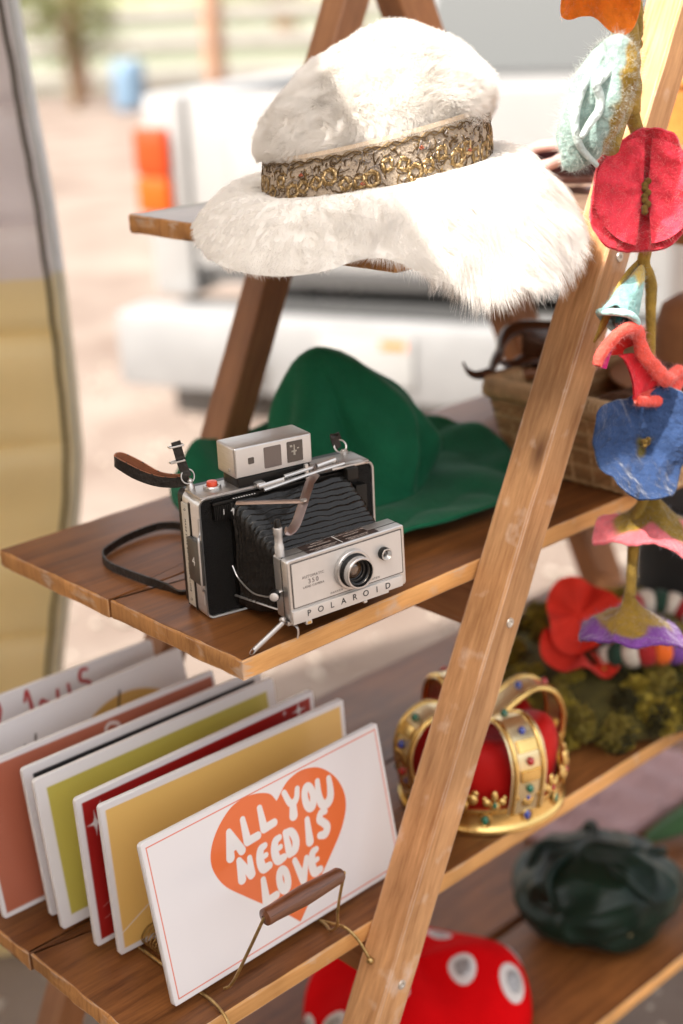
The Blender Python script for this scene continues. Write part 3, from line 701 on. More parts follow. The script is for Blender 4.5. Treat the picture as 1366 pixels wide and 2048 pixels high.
# bellows: pleated, tapering toward the front standard
n = 97; V = []
for i in range(n):
    s = i/(n-1); y = -.002-.070*s; zz = abs(((s*12) % 1)-.5)*2; d = .0042*zz*(1-.25*s)
    sag = .006*math.sin(math.pi*s)
    x0, x1, z0, z1 = .030+.012*s, .157-.004*s, .006+.020*s-sag, .113-.036*s**1.2-sag*.7
    pr = rrect(x0+d, x1-d, z0+d, z1-d, .009-.3*d, 4)
    # refine the profile sides
    pts = []
    for a, b in zip(pr, pr[1:]+pr[:1]):
        k = max(1, int(math.hypot(b[0]-a[0], b[1]-a[1])/.006))
        for j in range(k): pts.append((a[0]+(b[0]-a[0])*j/k, a[1]+(b[1]-a[1])*j/k))
    if i == 0: ref = len(pts)
    P = np.array(pts+pts[:1]); L = np.r_[0, np.cumsum(np.linalg.norm(np.diff(P, axis=0), axis=1))]; t = np.linspace(0, L[-1], 121)[:-1]
    X = np.interp(t, L, P[:, 0]); Z = np.interp(t, L, P[:, 1])
    w = np.array([noise.noise(Vector((a*70, y*40, b*70)))*.0022+noise.noise(Vector((a*25, y*90, b*25)))*.0012 for a, b in zip(X, Z)])
    cx, cz = (x0+x1)/2, (z0+z1)/2
    V.append(np.column_stack([X+(X-cx)/.06*w, np.full(120, y)+w*.8, Z+(Z-cz)/.05*w]))
mb = MB(); mb.grid(np.array(V), closed_v=True); mb.f = [q[::-1] for q in mb.f]; mb.build('bellows', bell_m, cs, angle=0)
mb = MB(); slab(mb, rrect(.032, .166, .006, .114, .004), [-.0015, .002]); mb.build('bellows_frame', blkg, cs)
mb = MB(); mb.box((.160, -.010, .02), (.172, 0, .1), bev=.001); mb.build('side_rail', blkg, cs)

# front standard
Mf = Matrix.Translation((.0385, -.092, .0205)) @ Matrix.Rotation(RX(3.0), 4, 'Z') @ Matrix.Rotation(RX(-1.6), 4, 'Y')
FW, FH = .1265, .0590
mb = MB(); slab(mb, rrect(0, FW, 0, FH, .0028), [0, .0008, .022, .0235], inset=[.0010, 0, 0, .001], M=Mf); fs = mb.build('front_standard', silver, cs)
mb = MB(); mb.box((-.0004, .0095, .001), (-.0001+FW+.0004, .0100, FH-.001), Mf); mb.box((.001, .0095, FH-.0008), (FW-.001, .0100, FH+.00025), Mf); mb.build('joint_line', blkg, fs)
mb = MB(); slab(mb, rrect(.0032, FW-.0032, .0125, FH-.0030, .0010, 3), [-.0004, .0005], M=Mf); mb.build('face_groove', mat('groove_grey', (.10, .085, .075), .5), fs)
mb = MB(); slab(mb, rrect(.0042, FW-.0042, .0134, FH-.0040, .0006, 3), [-.0008, .0005], M=Mf, inset=[.0002, 0]); mb.build('face_plate', face_m, fs)
mb = MB(); mb.box((.001, -.0026, .0005), (FW-.006, .001, .0110), Mf, bev=.0006); mb.box((.001, -.0022, -.0015), (FW-.022, .004, .001), Mf, bev=.0004); ns = mb.build('name_strip', face_m, fs)
def T(mb, s, size, x, z, y=-.0010, **k): text_mesh(mb, s, size, Mf @ frame((1, 0, 0), (0, 0, 1), (x, y, z)), .00008, **k)
mb = MB()
for ch, x in zip('POLAROID', np.linspace(.0175, .1035, 8)): T(mb, ch, .0082, x, .0056, -.0028, offset=.00004)
mb.build('lettering', ink, ns, smooth=False)
mb = MB(); T(mb, 'AUTOMATIC', .0036, .0255, .0395, space=1.15); T(mb, '350', .0060, .0255, .0345, space=1.35, offset=.00004); T(mb, 'LAND CAMERA', .0030, .0255, .0300, space=1.1)
T(mb, 'DARKEN', .0027, .049, .0163, space=1.4); T(mb, 'LIGHTEN', .0027, .089, .0163, space=1.4); mb.build('lettering', mat('grey_ink', (.16, .13, .12), .6), fs, smooth=False)
# instruction label on top of the standard
mb = MB(); mb.box((.0240, .0100, FH), (.0930, .0205, FH+.0004), Mf); mb.box((.0240, .0020, FH), (.1000, .0088, FH+.0004), Mf); tl = mb.build('top_label', mat('label_brown', (.03, .018, .015), .35), fs)
mb = MB()
def TT(s, size, x, y): text_mesh(mb, s, size, Mf @ frame((-1, 0, 0), (0, -1, 0), (x, y, FH+.0005)), .00005)
TT('INDOORS', .0030, .043, .0176); TT('WITHOUT FLASH', .0030, .043, .0130); TT('BRIGHT SUN OR DULL DAY', .0026, .077, .0176); TT('ALSO FLASH', .0030, .077, .0130)
TT('OUTDOORS OR FLASH', .0028, .043, .0068); TT('3000 SPEED ONLY', .0028, .043, .0036); TT('BRIGHT SUN ONLY', .0028, .079, .0068); TT('75-150-300 SPEED', .0028, .079, .0036)
mb.build('lettering', mat('label_print', (.45, .38, .34), .5), tl, smooth=False)
mb = MB(); mb.box((.0605, .0020, FH+.00045), (.0611, .0205, FH+.0006), Mf); mb.build('divider', paint_w, tl)
# lens: plate ring, black ring, silver rim, recessed glass
Ml = Mf @ frame((1, 0, 0), (0, 0, 1), (.0660, -.0006, .0335))
mb = MB(); mb.lathe([(.0182, 0), (.0185, .0006), (.0185, .0042), (.0178, .0050), (.0160, .0052), (.0158, .0048)], Ml, 56); lens = mb.build('lens_mount', silver, fs)
mb = MB(); mb.lathe([(.0158, .003), (.0158, .0058), (.0146, .0066), (.0146, .0100)], Ml, 56); mb.build('focus_ring', blkg, lens)
mb = MB(); mb.lathe([(.0146, .0100), (.0147, .0108), (.0147, .0150), (.0140, .0158), (.0129, .0158), (.0126, .0148)], Ml, 56); mb.build('lens_rim', silver, lens)
mb = MB(); mb.lathe([(.0126, .0150), (.0120, .0120), (.0105, .0110), (.0104, .0075), (.0086, .0070), (.0086, .0050), (.0078, .0045)], Ml, 56); mb.build('lens_hood', mat('lens_black', (.006, .006, .006), .3), lens)
mb = MB(); mb.lathe([(.0113, .0121), (.0116, .0126), (.0120, .0121)], Ml, 56); mb.lathe([(.0088, .0072), (.0091, .0077), (.0095, .0074)], Ml, 48); mb.build('inner_ring', mat('thin_steel', (.30, .27, .24), .3, metal=.9), lens)
mb = MB(); mb.lathe([(.0078+.0002, .0046), (.0070, .0057), (.0050, .0068), (.0025, .0073), (0, .0075)], Ml, 40)
mb.build('lens_glass', mat('coated_glass', (.17, .085, .035), .03, spec=1.0, coat=1.0, color2=(.012, .006, .004), vscale=160), lens)
mb = MB(); mb.lathe([(.0057, 0), (.0060, .0010), (.0060, .0062), (.0055, .0068), (.0050, .0066)], Mf @ frame((1, 0, 0), (0, 0, 1), (.1015, -.0006, .0385)), 32); eye = mb.build('electric_eye', blkg, fs)
Me = Mf @ frame((1, 0, 0), (0, 0, 1), (.1015, -.0006, .0385))
mb = MB(); mb.lathe([(.0058, .0064), (.0056, .0071), (.0048, .0072), (.0030, .0038), (.0026, .0034)], Me, 32); mb.build('eye_ring', silver, eye)
mb = MB(); mb.lathe([(.0028, .0036), (.0020, .0044), (0, .0048)], Me, 20); mb.build('eye_glass', mat('viewfinder_glass', (0, 0, 0)), eye)
mb = MB(); mb.lathe([(.0006, 0), (.0006, .0003), (0, .0004)], Mf @ frame((1, 0, 0), (0, 0, 1), (.054, -.0062, .0455)), 8); mb.build('index_dot', ink, lens)
# brightness wheel tab, small feet under the name strip
mb = MB(); mb.box((.0135, -.0030, -.0050), (.0200, .0020, -.0012), Mf, bev=.0008); mb.box((.0760, -.0030, -.0036), (.0800, .0020, -.0012), Mf, bev=.0008); tb = mb.build('tab', silver, fs)
mb = MB(); mb.box((.0150, -.0034, -.0043), (.0185, -.0031, -.0020), Mf); mb.build('brass_pad', mat('brass', (.66, .44, .16), .35, metal=.9), tb)
# shutter post, cable, cocking knob, rods, struts
mb = MB(); Mp = Mf @ Matrix.Translation((.0030, .0150, FH)); mb.lathe([(.0042, 0), (.0042, .010), (.0036, .011), (.0036, .020), (.0040, .0205), (.0040, .0265), (.0034, .027)], Mp, 22); mb.build('shutter_post', mat('post_silver', (.62, .60, .58), .4, metal=.5), cs)
mb = MB(); mb.lathe([(.0034, .027), (.0030, .0325), (.0022, .034), (0, .0343)], Mp, 20); mb.build('post_tip', blkg, cs)
mb = MB(); mb.tube([(.120, -.004, .1185), (.099, -.030, .1222), (.0790, -.052, .1130)], .0042, 8, flat=(.22, 1), up=(0, -.4, 1)); mb.tube(spline([(.0790, -.052, .1130), (.0600, -.070, .1020), (.0480, -.078, .1000), (.0450, -.079, .1035)], 14), .0042, 8, flat=(.22, 1), up=(0, -.5, 1)); mb.build('strut', mat('strut_bronze', (.40, .31, .28), .32, metal=.9), cs)
mb = MB(); mb.tube([(.035, -.006, .1095), (.0790, -.0535, .1150)], .0030, 8, flat=(.32, 1), up=(0, -.5, 1)); mb.build('cross_strut', mat('strut_bronze', (0, 0, 0)), cs)
mb = MB(); mb.lathe([(0, 0), (.0030, 0), (.0030, .0016), (0, .0020)], Matrix.Translation((.0790, -.0530, .1150)), 16); mb.build('pivot', silver, cs)
mb = MB(); mb.tube(spline([(.0290, -.001, .0480), (.0300, -.010, .0380), (.0300, -.035, .0330), (.0290, -.060, .0380), (.0270, -.078, .0440)], 34), .00075, 6); mb.build('release_cable', silver, cs)
Mk = Matrix.Translation((.0290, -.081, .0450)) @ frame((1, 0, 0), (0, 0, 1), (0, 0, 0)) @ Matrix.Rotation(RX(-35), 4, 'Y')
mb = MB(); mb.lathe([(.0048, -.006), (.0050, 0), (.0048, .0015), (.0040, .0018)], Mk, 24); kn = mb.build('cocking_knob', blkg, cs)
mb = MB(); mb.lathe([(.0042, .0016), (.0030, .0026), (0, .0028)], Mk, 20); mb.build('knob_cap', mat('satin_face', (0, 0, 0)), kn)
mb = MB(); mb.tube([(.031, -.078, .0465), (.043, -.080, .0490)], .0016, 8, flat=(.5, 1.3)); mb.build('knob_lever', silver, cs)
mb = MB(); mb.tube([(.0300, -.001, .0180), (.0400, -.060, .0230), (.0410, -.072, .0250)], .0011, 8); mb.build('lower_rod', silver, cs)
mb = MB(); mb.tube([(.0015, -.0885, .0035), (.0340, -.084, .0195)], .0024, 14, caps=False); mb.tube([(.0015, -.0885, .0035), (.0340, -.084, .0195)], .0019, 14, caps=True); mb.build('stand_rod', silver_d, cs)
mb = MB(); mb.tube([(.0002+.0030*math.cos(a)*.8, -.0890+.0030*math.sin(a), .0030+.0022*math.cos(a)) for a in np.linspace(0, 6.28, 18)[:-1]], .00025, 5, closed=True); mb.build('wire_ring', silver, cs)
mb = MB(); mb.box((.0370, -.088, .0165), (.0470, -.076, .0205), bev=.0006); mb.tube(spline([(.0400, -.084, .0175), (.0450, -.089, .0150), (.0460, -.090, .0100), (.0450, -.090, .0040)], 12), .0022, 8, flat=(.4, 1)); mb.sphere((.035, -.083, .0215), .0035, sc=(1, 1, 1)); mb.build('foot', silver_d, cs)
# strap lugs, ring, leather strap
mb = MB(); mb.lathe([(.0040, -.002), (.0040, .003), (.0026, .005), (.0020, .007)], Matrix.Translation((.0075, .030, H_+.001)), 16); mb.sphere((.0075, .030, H_+.0085), .0028)
mb.lathe([(.0038, -.002), (.0038, .003), (.0020, .005)], Matrix.Translation((.172, .030, H_+.001)), 16); mb.build('strap_lug', silver, cs)
mb = MB(); mb.tube([(.0055+.0065*math.cos(a), .030+.0015*math.sin(a), H_+.0135+.0065*math.sin(a)) for a in np.linspace(0, 6.28, 26)[:-1]], .00075, 6, closed=True)
mb.tube([(.168+.0065*math.cos(a), .030+.003*math.sin(a), H_+.010+.0055*math.sin(a)) for a in np.linspace(0, 6.28, 26)[:-1]], .0008, 6, closed=True); mb.build('strap_ring', silver, cs)
leather = mat('strap_leather', (.018, .014, .011), .45, var=.4, vscale=60, bump=.8, bscale=200); tan = mat('strap_tan', (.26, .095, .045), .6, var=.3, vscale=60)
def strap(name, P, w, th, up, n=60, label=None, face=0):
    """leather strip: dark outside, tan inside"""
    C = spline(P, n); Tn = np.gradient(C, axis=0); Tn /= np.linalg.norm(Tn, axis=1)[:, None]
    upv = np.array([spline(up, n)[i] if np.ndim(up) == 2 else up for i in range(n)], float)
    upv -= Tn*(upv*Tn).sum(1)[:, None]; upv /= np.linalg.norm(upv, axis=1)[:, None]; Nn = np.cross(Tn, upv)
    V = []
    for a, b in ((-.5, .5), (.5, .5), (.5, -.5), (-.5, -.5)): V.append(C+upv*w*a+Nn*th*b)
    V = np.array(V).transpose(1, 0, 2); mb = MB(); k = mb.add(V.reshape(-1, 3), [])
    for i in range(n-1):
        for j in range(4):
            j2 = (j+1) % 4; mb.f.append((i*4+j, (i+1)*4+j, (i+1)*4+j2, i*4+j2)); mb.mi.append(1 if j == face else (1 if j in (1, 3) and face >= 0 and i % 7 else 0))
    mb.f += [(0, 1, 2, 3), tuple((n-1)*4+j for j in (3, 2, 1, 0))]; mb.mi += [0, 0]
    return mb.build(name, [leather, tan], cs, angle=30)
# hand loop rising from the left lug
def hs_pt(l, off, z): return (.0065-.86*l+.5*off, .030+.5*l+.86*off, z)
strap('hand_strap', [hs_pt(0, 0, .128), hs_pt(.012, -.001, .1265), hs_pt(.028, -.003, .129), hs_pt(.044, -.0062, .1365), hs_pt(.057, -.0065, .1450), hs_pt(.0655, -.0010, .1495), hs_pt(.0610, .0058, .1500), hs_pt(.046, .0060, .1420), hs_pt(.028, .0028, .1315), hs_pt(.012, .0012, .1285), hs_pt(0, .0004, .1300)], .0105, .0017, [(0, -.15, 1)]*2, 90, face=0)
strap('strap_end', [(.005, .030, .131), (.002, .031, .142), (-.001, .031, .155), (-.003, .031, .166)], .0085, .0016, (1, -.25, 0), 20, face=-1)
mb = MB()
for zz in (.1615, .147):
    mb.tube([(-.010+.004*0+x, .0295+y, zz+h) for x, y, h in ((0, 0, 0), (.013, -.002, .001), (.013, .003, .0015), (0, .004, 0))], .0009, 6, closed=True)
mb.build('buckle', silver, cs)
strap('strap_stub', [(.166, .031, .126), (.163, .031, .134), (.162, .031, .139), (.166, .035, .139), (.169, .036, .132)], .008, .0016, (1, 0, 0), 24, face=-1)
# long strap lying on the shelf, standing on its edge
sp = [(.060, .062, .006), (.080, .150, .006), (.0800, .215, .0075), (.0650, .2360, .0075), (.0440, .2365, .0070), (.0147, .2270, .0065), (-.0120, .2100, .0060), (-.0215, .1980, .0058), (-.0262, .1760, .0058), (-.0235, .1530, .0058), (-.0120, .1130, .0056), (-.0010, .0860, .0040), (.0040, .0700, .0028), (.0140, .0640, .0030), (.0200, .0560, .004)]
strap('neck_strap', sp, .0088, .0018, [(0, 0, 1)]*9+[(.0, .0, 1), (-.4, -.3, .9), (-.7, -.3, .6), (-.2, .2, 1)], 120, face=-1)
# ================================================================== SIGN PLATES IN THEIR RACK
PW, PH, PT = .305, .165, .006
Z0 = -.335
plate_m = mat('plate_white', (.82, .82, .80), .4)
sign_white = mat('sign_white', (.78, .765, .775), .32, spec=.5, coat=.25)
print_m = mat('sign_print', (.8, .8, .8), .30, attr='col', spec=.5, coat=.3)
def plate_matrix(x, y, lean, yaw):
    u = Vector((math.cos(yaw), math.sin(yaw), 0)); nrm = Vector((-u.y, u.x, 0)); up = Vector((0, 0, 1))*math.cos(lean)+nrm*math.sin(lean)
    return frame(u, up, (x, y, Z0))      # local x along, y up, z toward the viewer
def cap_sdf(P, a, b, ra, rb):
    a = np.array(a); b = np.array(b); d = b-a; L = (d@d)+1e-12
    t = np.clip(((P-a)@d)/L, 0, 1); return np.linalg.norm(P-a-t[:, None]*d, axis=1)-(ra+(rb-ra)*t)
def poly_sdf(P, Q):
    Q = np.asarray(Q); n = len(Q); dmin = np.full(len(P), 1e9); ins = np.zeros(len(P), bool)
    for i in range(n):
        a, b = Q[i], Q[(i+1) % n]; d = b-a; t = np.clip(((P-a)@d)/(d@d+1e-15), 0, 1)
        dmin = np.minimum(dmin, np.linalg.norm(P-a-t[:, None]*d, axis=1))
        c = ((a[1] > P[:, 1]) != (b[1] > P[:, 1])) & (P[:, 0] < (b[0]-a[0])*(P[:, 1]-a[1])/(b[1]-a[1]+1e-15)+a[0]); ins ^= c
    return np.where(ins, -dmin, dmin)
def print_sheet(name, parent, Mx, step, base, layers, inset=.0):
    """flat print: a fine sheet just proud of the plate whose vertices carry the ink colour"""
    nx, ny = int((PW-2*inset)/step)+1, int((PH-2*inset)/step)+1
    X, Y = np.meshgrid(np.linspace(inset, PW-inset, nx), np.linspace(inset, PH-inset, ny), indexing='ij')
    P = np.stack([X.ravel(), Y.ravel()], 1); C = np.tile(np.array(base, float), (len(P), 1))
    for sd, col in layers:
        a = np.clip(.5-sd(P)/(step*1.1), 0, 1)[:, None]; C = C*(1-a)+np.array(col)*a
    V = np.column_stack([P, np.full(len(P), .00025)]); V = (np.array(Mx)[:3, :3] @ V.T).T+np.array(Mx.translation)
    mb = MB(); mb.grid(V.reshape(nx, ny, 3)); return mb.build(name, print_m, parent, True, smooth=False, cols=C)
def strokes(lst, mm=.001, k=1.0):
    def f(P):
        d = np.full(len(P), 1e9)
        for st in lst:
            for (s0, t0, r0), (s1, t1, r1) in zip(st, st[1:]): d = np.minimum(d, cap_sdf(P, (s0*PW, t0*PH), (s1*PW, t1*PH), r0*mm*k, r1*mm*k))
        return d
    return f
def sm(pts, n=24):
    """smooth a stroke"""
    return [tuple(q) for q in spline(pts, n)]
def oval(s, t, rs, rt, r): return [(s+rs*math.cos(a), t+rt*math.sin(a), r*(1+.18*max(0, -math.sin(a)))) for a in np.linspace(0, 2*math.pi, 30)]
def inner(x0, x1, y0, y1):
    return lambda P: np.maximum(np.maximum(x0*PW-P[:, 0], P[:, 0]-x1*PW), np.maximum(y0*PH-P[:, 1], P[:, 1]-y1*PH))
def star(s, t, R, k=.24):
    Q = []
    for i in range(8):
        a = math.pi/4*i; r = R if i % 2 == 0 else R*k
        Q.append((s*PW+r*math.sin(a)*(.75 if i % 4 == 2 else 1), t*PH+r*math.cos(a)))
    # concave sides
    out = []
    for i in range(8):
        a, b = np.array(Q[i]), np.array(Q[(i+1) % 8]); c = np.array((s*PW, t*PH))
        for u in (0, .33, .66): p = a+(b-a)*u; out.append(p+(c-p)*.25*math.sin(u*math.pi)*(1 if R > 0 else 0))
    return lambda P: poly_sdf(P, out)
def make_plate(label, q, base, layers, step=.0012, bare=False):
    Mx = plate_matrix(*q)
    t = thing('sign_plate', label, 'sign', tuple(Mx.translation), 0, 'printed sign plates standing in the wire rack')
    mb = MB(); pr = rrect(0, PW, 0, PH, .0045, 4)
    slab(mb, pr, [-.0, -.0008, -PT+.0008, -PT], M=Mx @ Matrix(((1, 0, 0, 0), (0, 0, 1, 0), (0, 1, 0, 0), (0, 0, 0, 1))), inset=[.0008, 0, 0, .0008])
    mb.f = [f[::-1] for f in mb.f]
    mb.build('board', sign_white, t, True, angle=50)
    print_sheet('print', t, Mx, step, base, layers, .0012)
    return t
# --- front plate: heart and lettering
L = []
A = lambda *s: L.extend(s)
A([(.319, .812, 2.2), (.306, .662, 3.3)], [(.319, .812, 2.2), (.353, .668, 3.1)], [(.312, .705, 1.7), (.340, .705, 1.7)])
A([(.379, .842, 2.1), (.381, .705, 3.1)], [(.381, .700, 2.9), (.424, .702, 2.7)])
A([(.451, .856, 2.1), (.453, .724, 3.1)], [(.453, .722, 2.9), (.496, .726, 2.7)])
A(sm([(.557, .868, 2.1), (.570, .80, 2.4), (.584, .775, 2.7)]), sm([(.612, .852, 2.0), (.602, .80, 2.3), (.584, .775, 2.6)]), [(.584, .78, 2.7), (.577, .706, 3.5)])
A(oval(.653, .766, .0175, .068, 2.7))
A(sm([(.699, .832, 2.1), (.694, .75, 2.7), (.700, .685, 3.2), (.722, .668, 3.2), (.741, .70, 3.1), (.747, .76, 2.6), (.748, .815, 2.1)]))
A([(.335, .618, 2.1), (.332, .500, 3.2)], [(.335, .618, 2.2), (.369, .497, 2.8)], [(.376, .600, 2.0), (.373, .500, 2.8)])
for dx in (0, .062): A(sm([(.443+dx, .623, 2.1), (.424+dx, .612, 2.7), (.414+dx, .555, 3.1), (.420+dx, .495, 3.2), (.446+dx, .492, 2.5)]), [(.418+dx, .560, 1.9), (.441+dx, .564, 1.8)])
A([(.531, .632, 2.1), (.533, .497, 3.0)], sm([(.531, .632, 2.2), (.556, .615, 2.8), (.567, .556, 3.0), (.557, .503, 3.0), (.533, .494, 2.8)]))
A([(.628, .638, 2.1), (.622, .498, 3.3)])
A(sm([(.708, .628, 2.1), (.690, .632, 2.5), (.678, .597, 2.7), (.692, .566, 2.8), (.704, .528, 3.0), (.690, .492, 3.0), (.668, .500, 2.5)]))
A([(.411, .430, 2.1), (.407, .296, 3.2)], [(.407, .290, 2.9), (.450, .296, 2.7)])
A(oval(.489, .362, .0165, .064, 2.7))
A([(.547, .436, 2.1), (.567, .292, 3.1)], [(.596, .412, 2.0), (.568, .292, 2.9)])
A(sm([(.642, .430, 2.1), (.624, .420, 2.7), (.613, .36, 3.1), (.618, .298, 3.2), (.643, .296, 2.5)]), [(.617, .364, 1.9), (.639, .367, 1.8)])
hl = spline([(.522, .845), (.500, .908), (.452, .948), (.400, .962), (.345, .945), (.290, .880), (.250, .795), (.232, .705), (.238, .615), (.268, .510), (.330, .395), (.401, .272), (.470, .155), (.523, .052)], 60)
hr = spline([(.523, .052), (.575, .140), (.640, .250), (.700, .350), (.755, .450), (.792, .555), (.803, .650), (.792, .745), (.765, .830), (.720, .905), (.672, .940), (.625, .948), (.572, .920), (.522, .845)], 60)
heart = np.vstack([hl, hr[1:-1]])*[PW, PH]
def border(x0, x1, y0, y1, w):
    def f(P):
        o = inner(x0, x1, y0, y1)(P); return np.abs(o+w/2)-w/2
    return f
ORG = (.78, .165, .045); OFFW = (.80, .775, .785)
make_plate('front sign plate reading ALL YOU NEED IS LOVE in an orange heart', (-.0836, .0305, .1888, .0113), OFFW,
           [(border(.018, .984, .035, .967, .0011), (.72, .13, .05)), (lambda P: poly_sdf(P, heart), ORG), (strokes(L, k=1.53), (.80, .77, .76))], .00055)
# --- gold plate behind it
make_plate('gold sign plate with a thin white curve, directly behind the heart sign', (-.0749, .130, .0537, -.0455), OFFW,
           [(inner(.020, .980, .04, .96), (.80, .50, .15)), (strokes([sm([(.020, .145, .45), (.12, .24, .45), (.25, .36, .35), (.5, .52, .35)])]), OFFW)])
RED = (.34, .010, .008)
make_plate('deep red sign plate with white four pointed stars', (-.0831, .1579, .0477, -.0047), OFFW,
           [(inner(.020, .980, .04, .96), RED), (star(.060, .80, .0135), OFFW), (star(.085, .90, .005), OFFW), (star(.085, .66, .0022), OFFW), (star(.925, .905, .012), OFFW), (star(.86, .93, .0045), OFFW),
            (strokes([sm([(.045, .245, .35), (.10, .285, .35), (.2, .36, .35)]), sm([(.045, .165, .35), (.10, .19, .35), (.2, .24, .35)])]), (.62, .25, .22))])
make_plate('olive yellow sign plate with a wide white margin, behind the red starred one', (-.0911, .2063, .1311, -.0192), OFFW, [(inner(.040, .960, .075, .925), (.54, .46, .085))])
make_plate('white sign plate with a narrow black band along its top', (-.0871, .2342, .1315, -.0218), OFFW, [(inner(.035, .965, .60, .945), (.012, .012, .014))])
make_plate('terracotta sign plate with white script numeral', (-.1232, .2654, .19, -.0250), OFFW,
           [(inner(.014, .986, .035, .965), (.46, .14, .08)), (strokes([sm([(.515, .84, 1.7), (.518, .905, 2.0), (.54, .93, 2.0), (.57, .90, 2.2), (.565, .82, 2.4), (.50, .68, 2.4), (.60, .66, 2.0)])]), (.78, .68, .66)),
            (star(.665, .87, .0035), (.7, .55, .5)), (star(.475, .86, .0035), (.7, .55, .5))])
def half_disc(s, t, R): return lambda P: np.linalg.norm(P-[s*PW, t*PH], axis=1)-R
make_plate('white sign plate with a yellow sun arc and short black strokes', (-.1084, .3227, .20, .0342), OFFW,
           [(half_disc(.70, .29, .094), (.66, .40, .10)), (strokes([[(.245, .66, 1.4), (.265, .80, 1.4)], [(.295, .70, 1.4), (.315, .84, 1.4)], [(.66, .72, 1.4), (.69, .88, 1.6)], [(.60, .66, 1.0), (.61, .71, 1.0)]]), (.06, .04, .03))])
redsc = [sm([(.30, .66, 1.6), (.33, .80, 2.0), (.315, .875, 2.0), (.295, .82, 2.0), (.31, .60, 2.0)]),
         sm([(.43, .80, 2.0), (.445, .86, 2.2), (.45, .70, 2.4), (.425, .62, 2.0)]), sm([(.52, .72, 2), (.495, .76, 2.2), (.485, .68, 2.2), (.51, .62, 2.2), (.53, .69, 2.2), (.52, .73, 2)]),
         sm([(.565, .79, 2.1), (.56, .68, 2.3), (.585, .64, 2.3), (.61, .72, 2.1), (.612, .80, 2.0), (.615, .66, 2.1)]), sm([(.70, .86, 2), (.675, .865, 2.3), (.665, .80, 2.4), (.70, .76, 2.4), (.70, .68, 2.3), (.665, .69, 2)])]
make_plate('rearmost white sign plate with red script lettering', (-.1215, .392, .17, -.040), OFFW, [(strokes([[(s, u+.10, r) for s, u, r in q] for q in redsc]), (.45, .03, .03))])

# ------------------------------------------------------------------ brass rack
def rack():
    brass = mat('aged_brass', (.50, .34, .14), .32, metal=.95, var=.35, vscale=120, bump=.4, bscale=300)
    t = thing('wire_rack', 'brass wire rack with a turned wooden handle, holding the sign plates', 'rack', (.04, .2, -.343))
    zb = -.3395
    mb = MB(); mb.tube(spline([(-.0335, .020, zb+.003), (-.0290, .012, zb+.012), (-.0200, -.006, -.285), (-.0125, -.020, -.2500), (-.0095, -.022, -.2465)], 26), .0016, 8)
    mb.build('handle_wire', brass, t, True); mb = MB()
    mb.tube(spline([(.0835, -.022, -.2490), (.0870, -.022, -.2485), (.0876, -.021, -.252), (.0870, -.014, -.280), (.0868, -.010, -.3000)], 24), .0016, 8)
    mb.build('handle_wire', brass, t, True)
    # turned handle
    a = Vector((-.0125, -.021, -.2478)); b = Vector((.0845, -.021, -.2492)); Mh = frame((0, 1, 0), (b-a).cross(Vector((0, 1, 0))), a)
    z = (b-a).normalized(); x = Vector((0, 1, 0)); y = z.cross(x); Mh = Matrix((x, y, z)).transposed().to_4x4(); Mh.translation = a; Lh = (b-a).length
    prof = [(.0022, -.0005), (.0060, .0), (.0080, .0012), (.0084, .004), (.0081, .010), (.0086, .022), (.0096, .042), (.0099, Lh*.5), (.0096, Lh-.042), (.0086, Lh-.022), (.0080, Lh-.010), (.0080, Lh-.004), (.0062, Lh-.0005), (.0022, Lh)]
    mb = MB(); mb.lathe(prof, Mh, 32); h = mb.build('handle', wood('handle_wood', (.075, .022, .008), (.20, .070, .028), rough=.3, grain=2.6, coat=.5), t, True)
    mb = MB()
    for y0, y1 in ((.0, .0),):
        mb.tube(spline([(.0868, -.010, -.3000), (.0872, -.008, -.3160), (.0900, .006, -.3300), (.1000, .030, zb+.0025), (.1010, .10, zb), (.1005, .25, zb), (.1, .395, zb)], 40), .0016, 8)
        mb.tube(spline([(.1000, .034, zb+.002), (.1040, .020, zb+.003), (.1085, .004, -.336), (.1125, -.010, -.346), (.1165, -.0205, -.3640)], 24), .0016, 8)
        mb.tube(spline([(-.050, .395, zb), (-.050, .25, zb), (-.050, .09, zb), (-.050, .040, zb), (-.0505, .022, zb+.001), (-.0520, .006, -.3390), (-.0545, -.008, -.3420), (-.056, -.0145, -.352), (-.056, -.0165, -.372)], 50), .0016, 8)
        mb.tube([(-.05, .396, zb), (.1, .396, zb)], .0016, 8)
        mb.tube([(-.05, .046, zb), (.1, .046, zb)], .0014, 8)
    mb.build('base_wire', brass, t, True)
    mb = MB(); mb.sphere((.1168, -.0215, -.3665), .0042, 3); mb.build('ball_foot', brass, t, True)
    for k, (x, r0) in enumerate(((-.034, .0125), (.085, .0125))):   # coil springs between which the plates stand
        n = 1500; s = np.linspace(0, 1, n); y = .047+.340*s; ph = s*2*np.pi*74
        mb = MB(); mb.tube(np.column_stack([x+r0*1.3*np.cos(ph), y, -.3265+r0*np.sin(ph)*.95]), .0008, 5); mb.build('coil', brass, t, True)
rack()
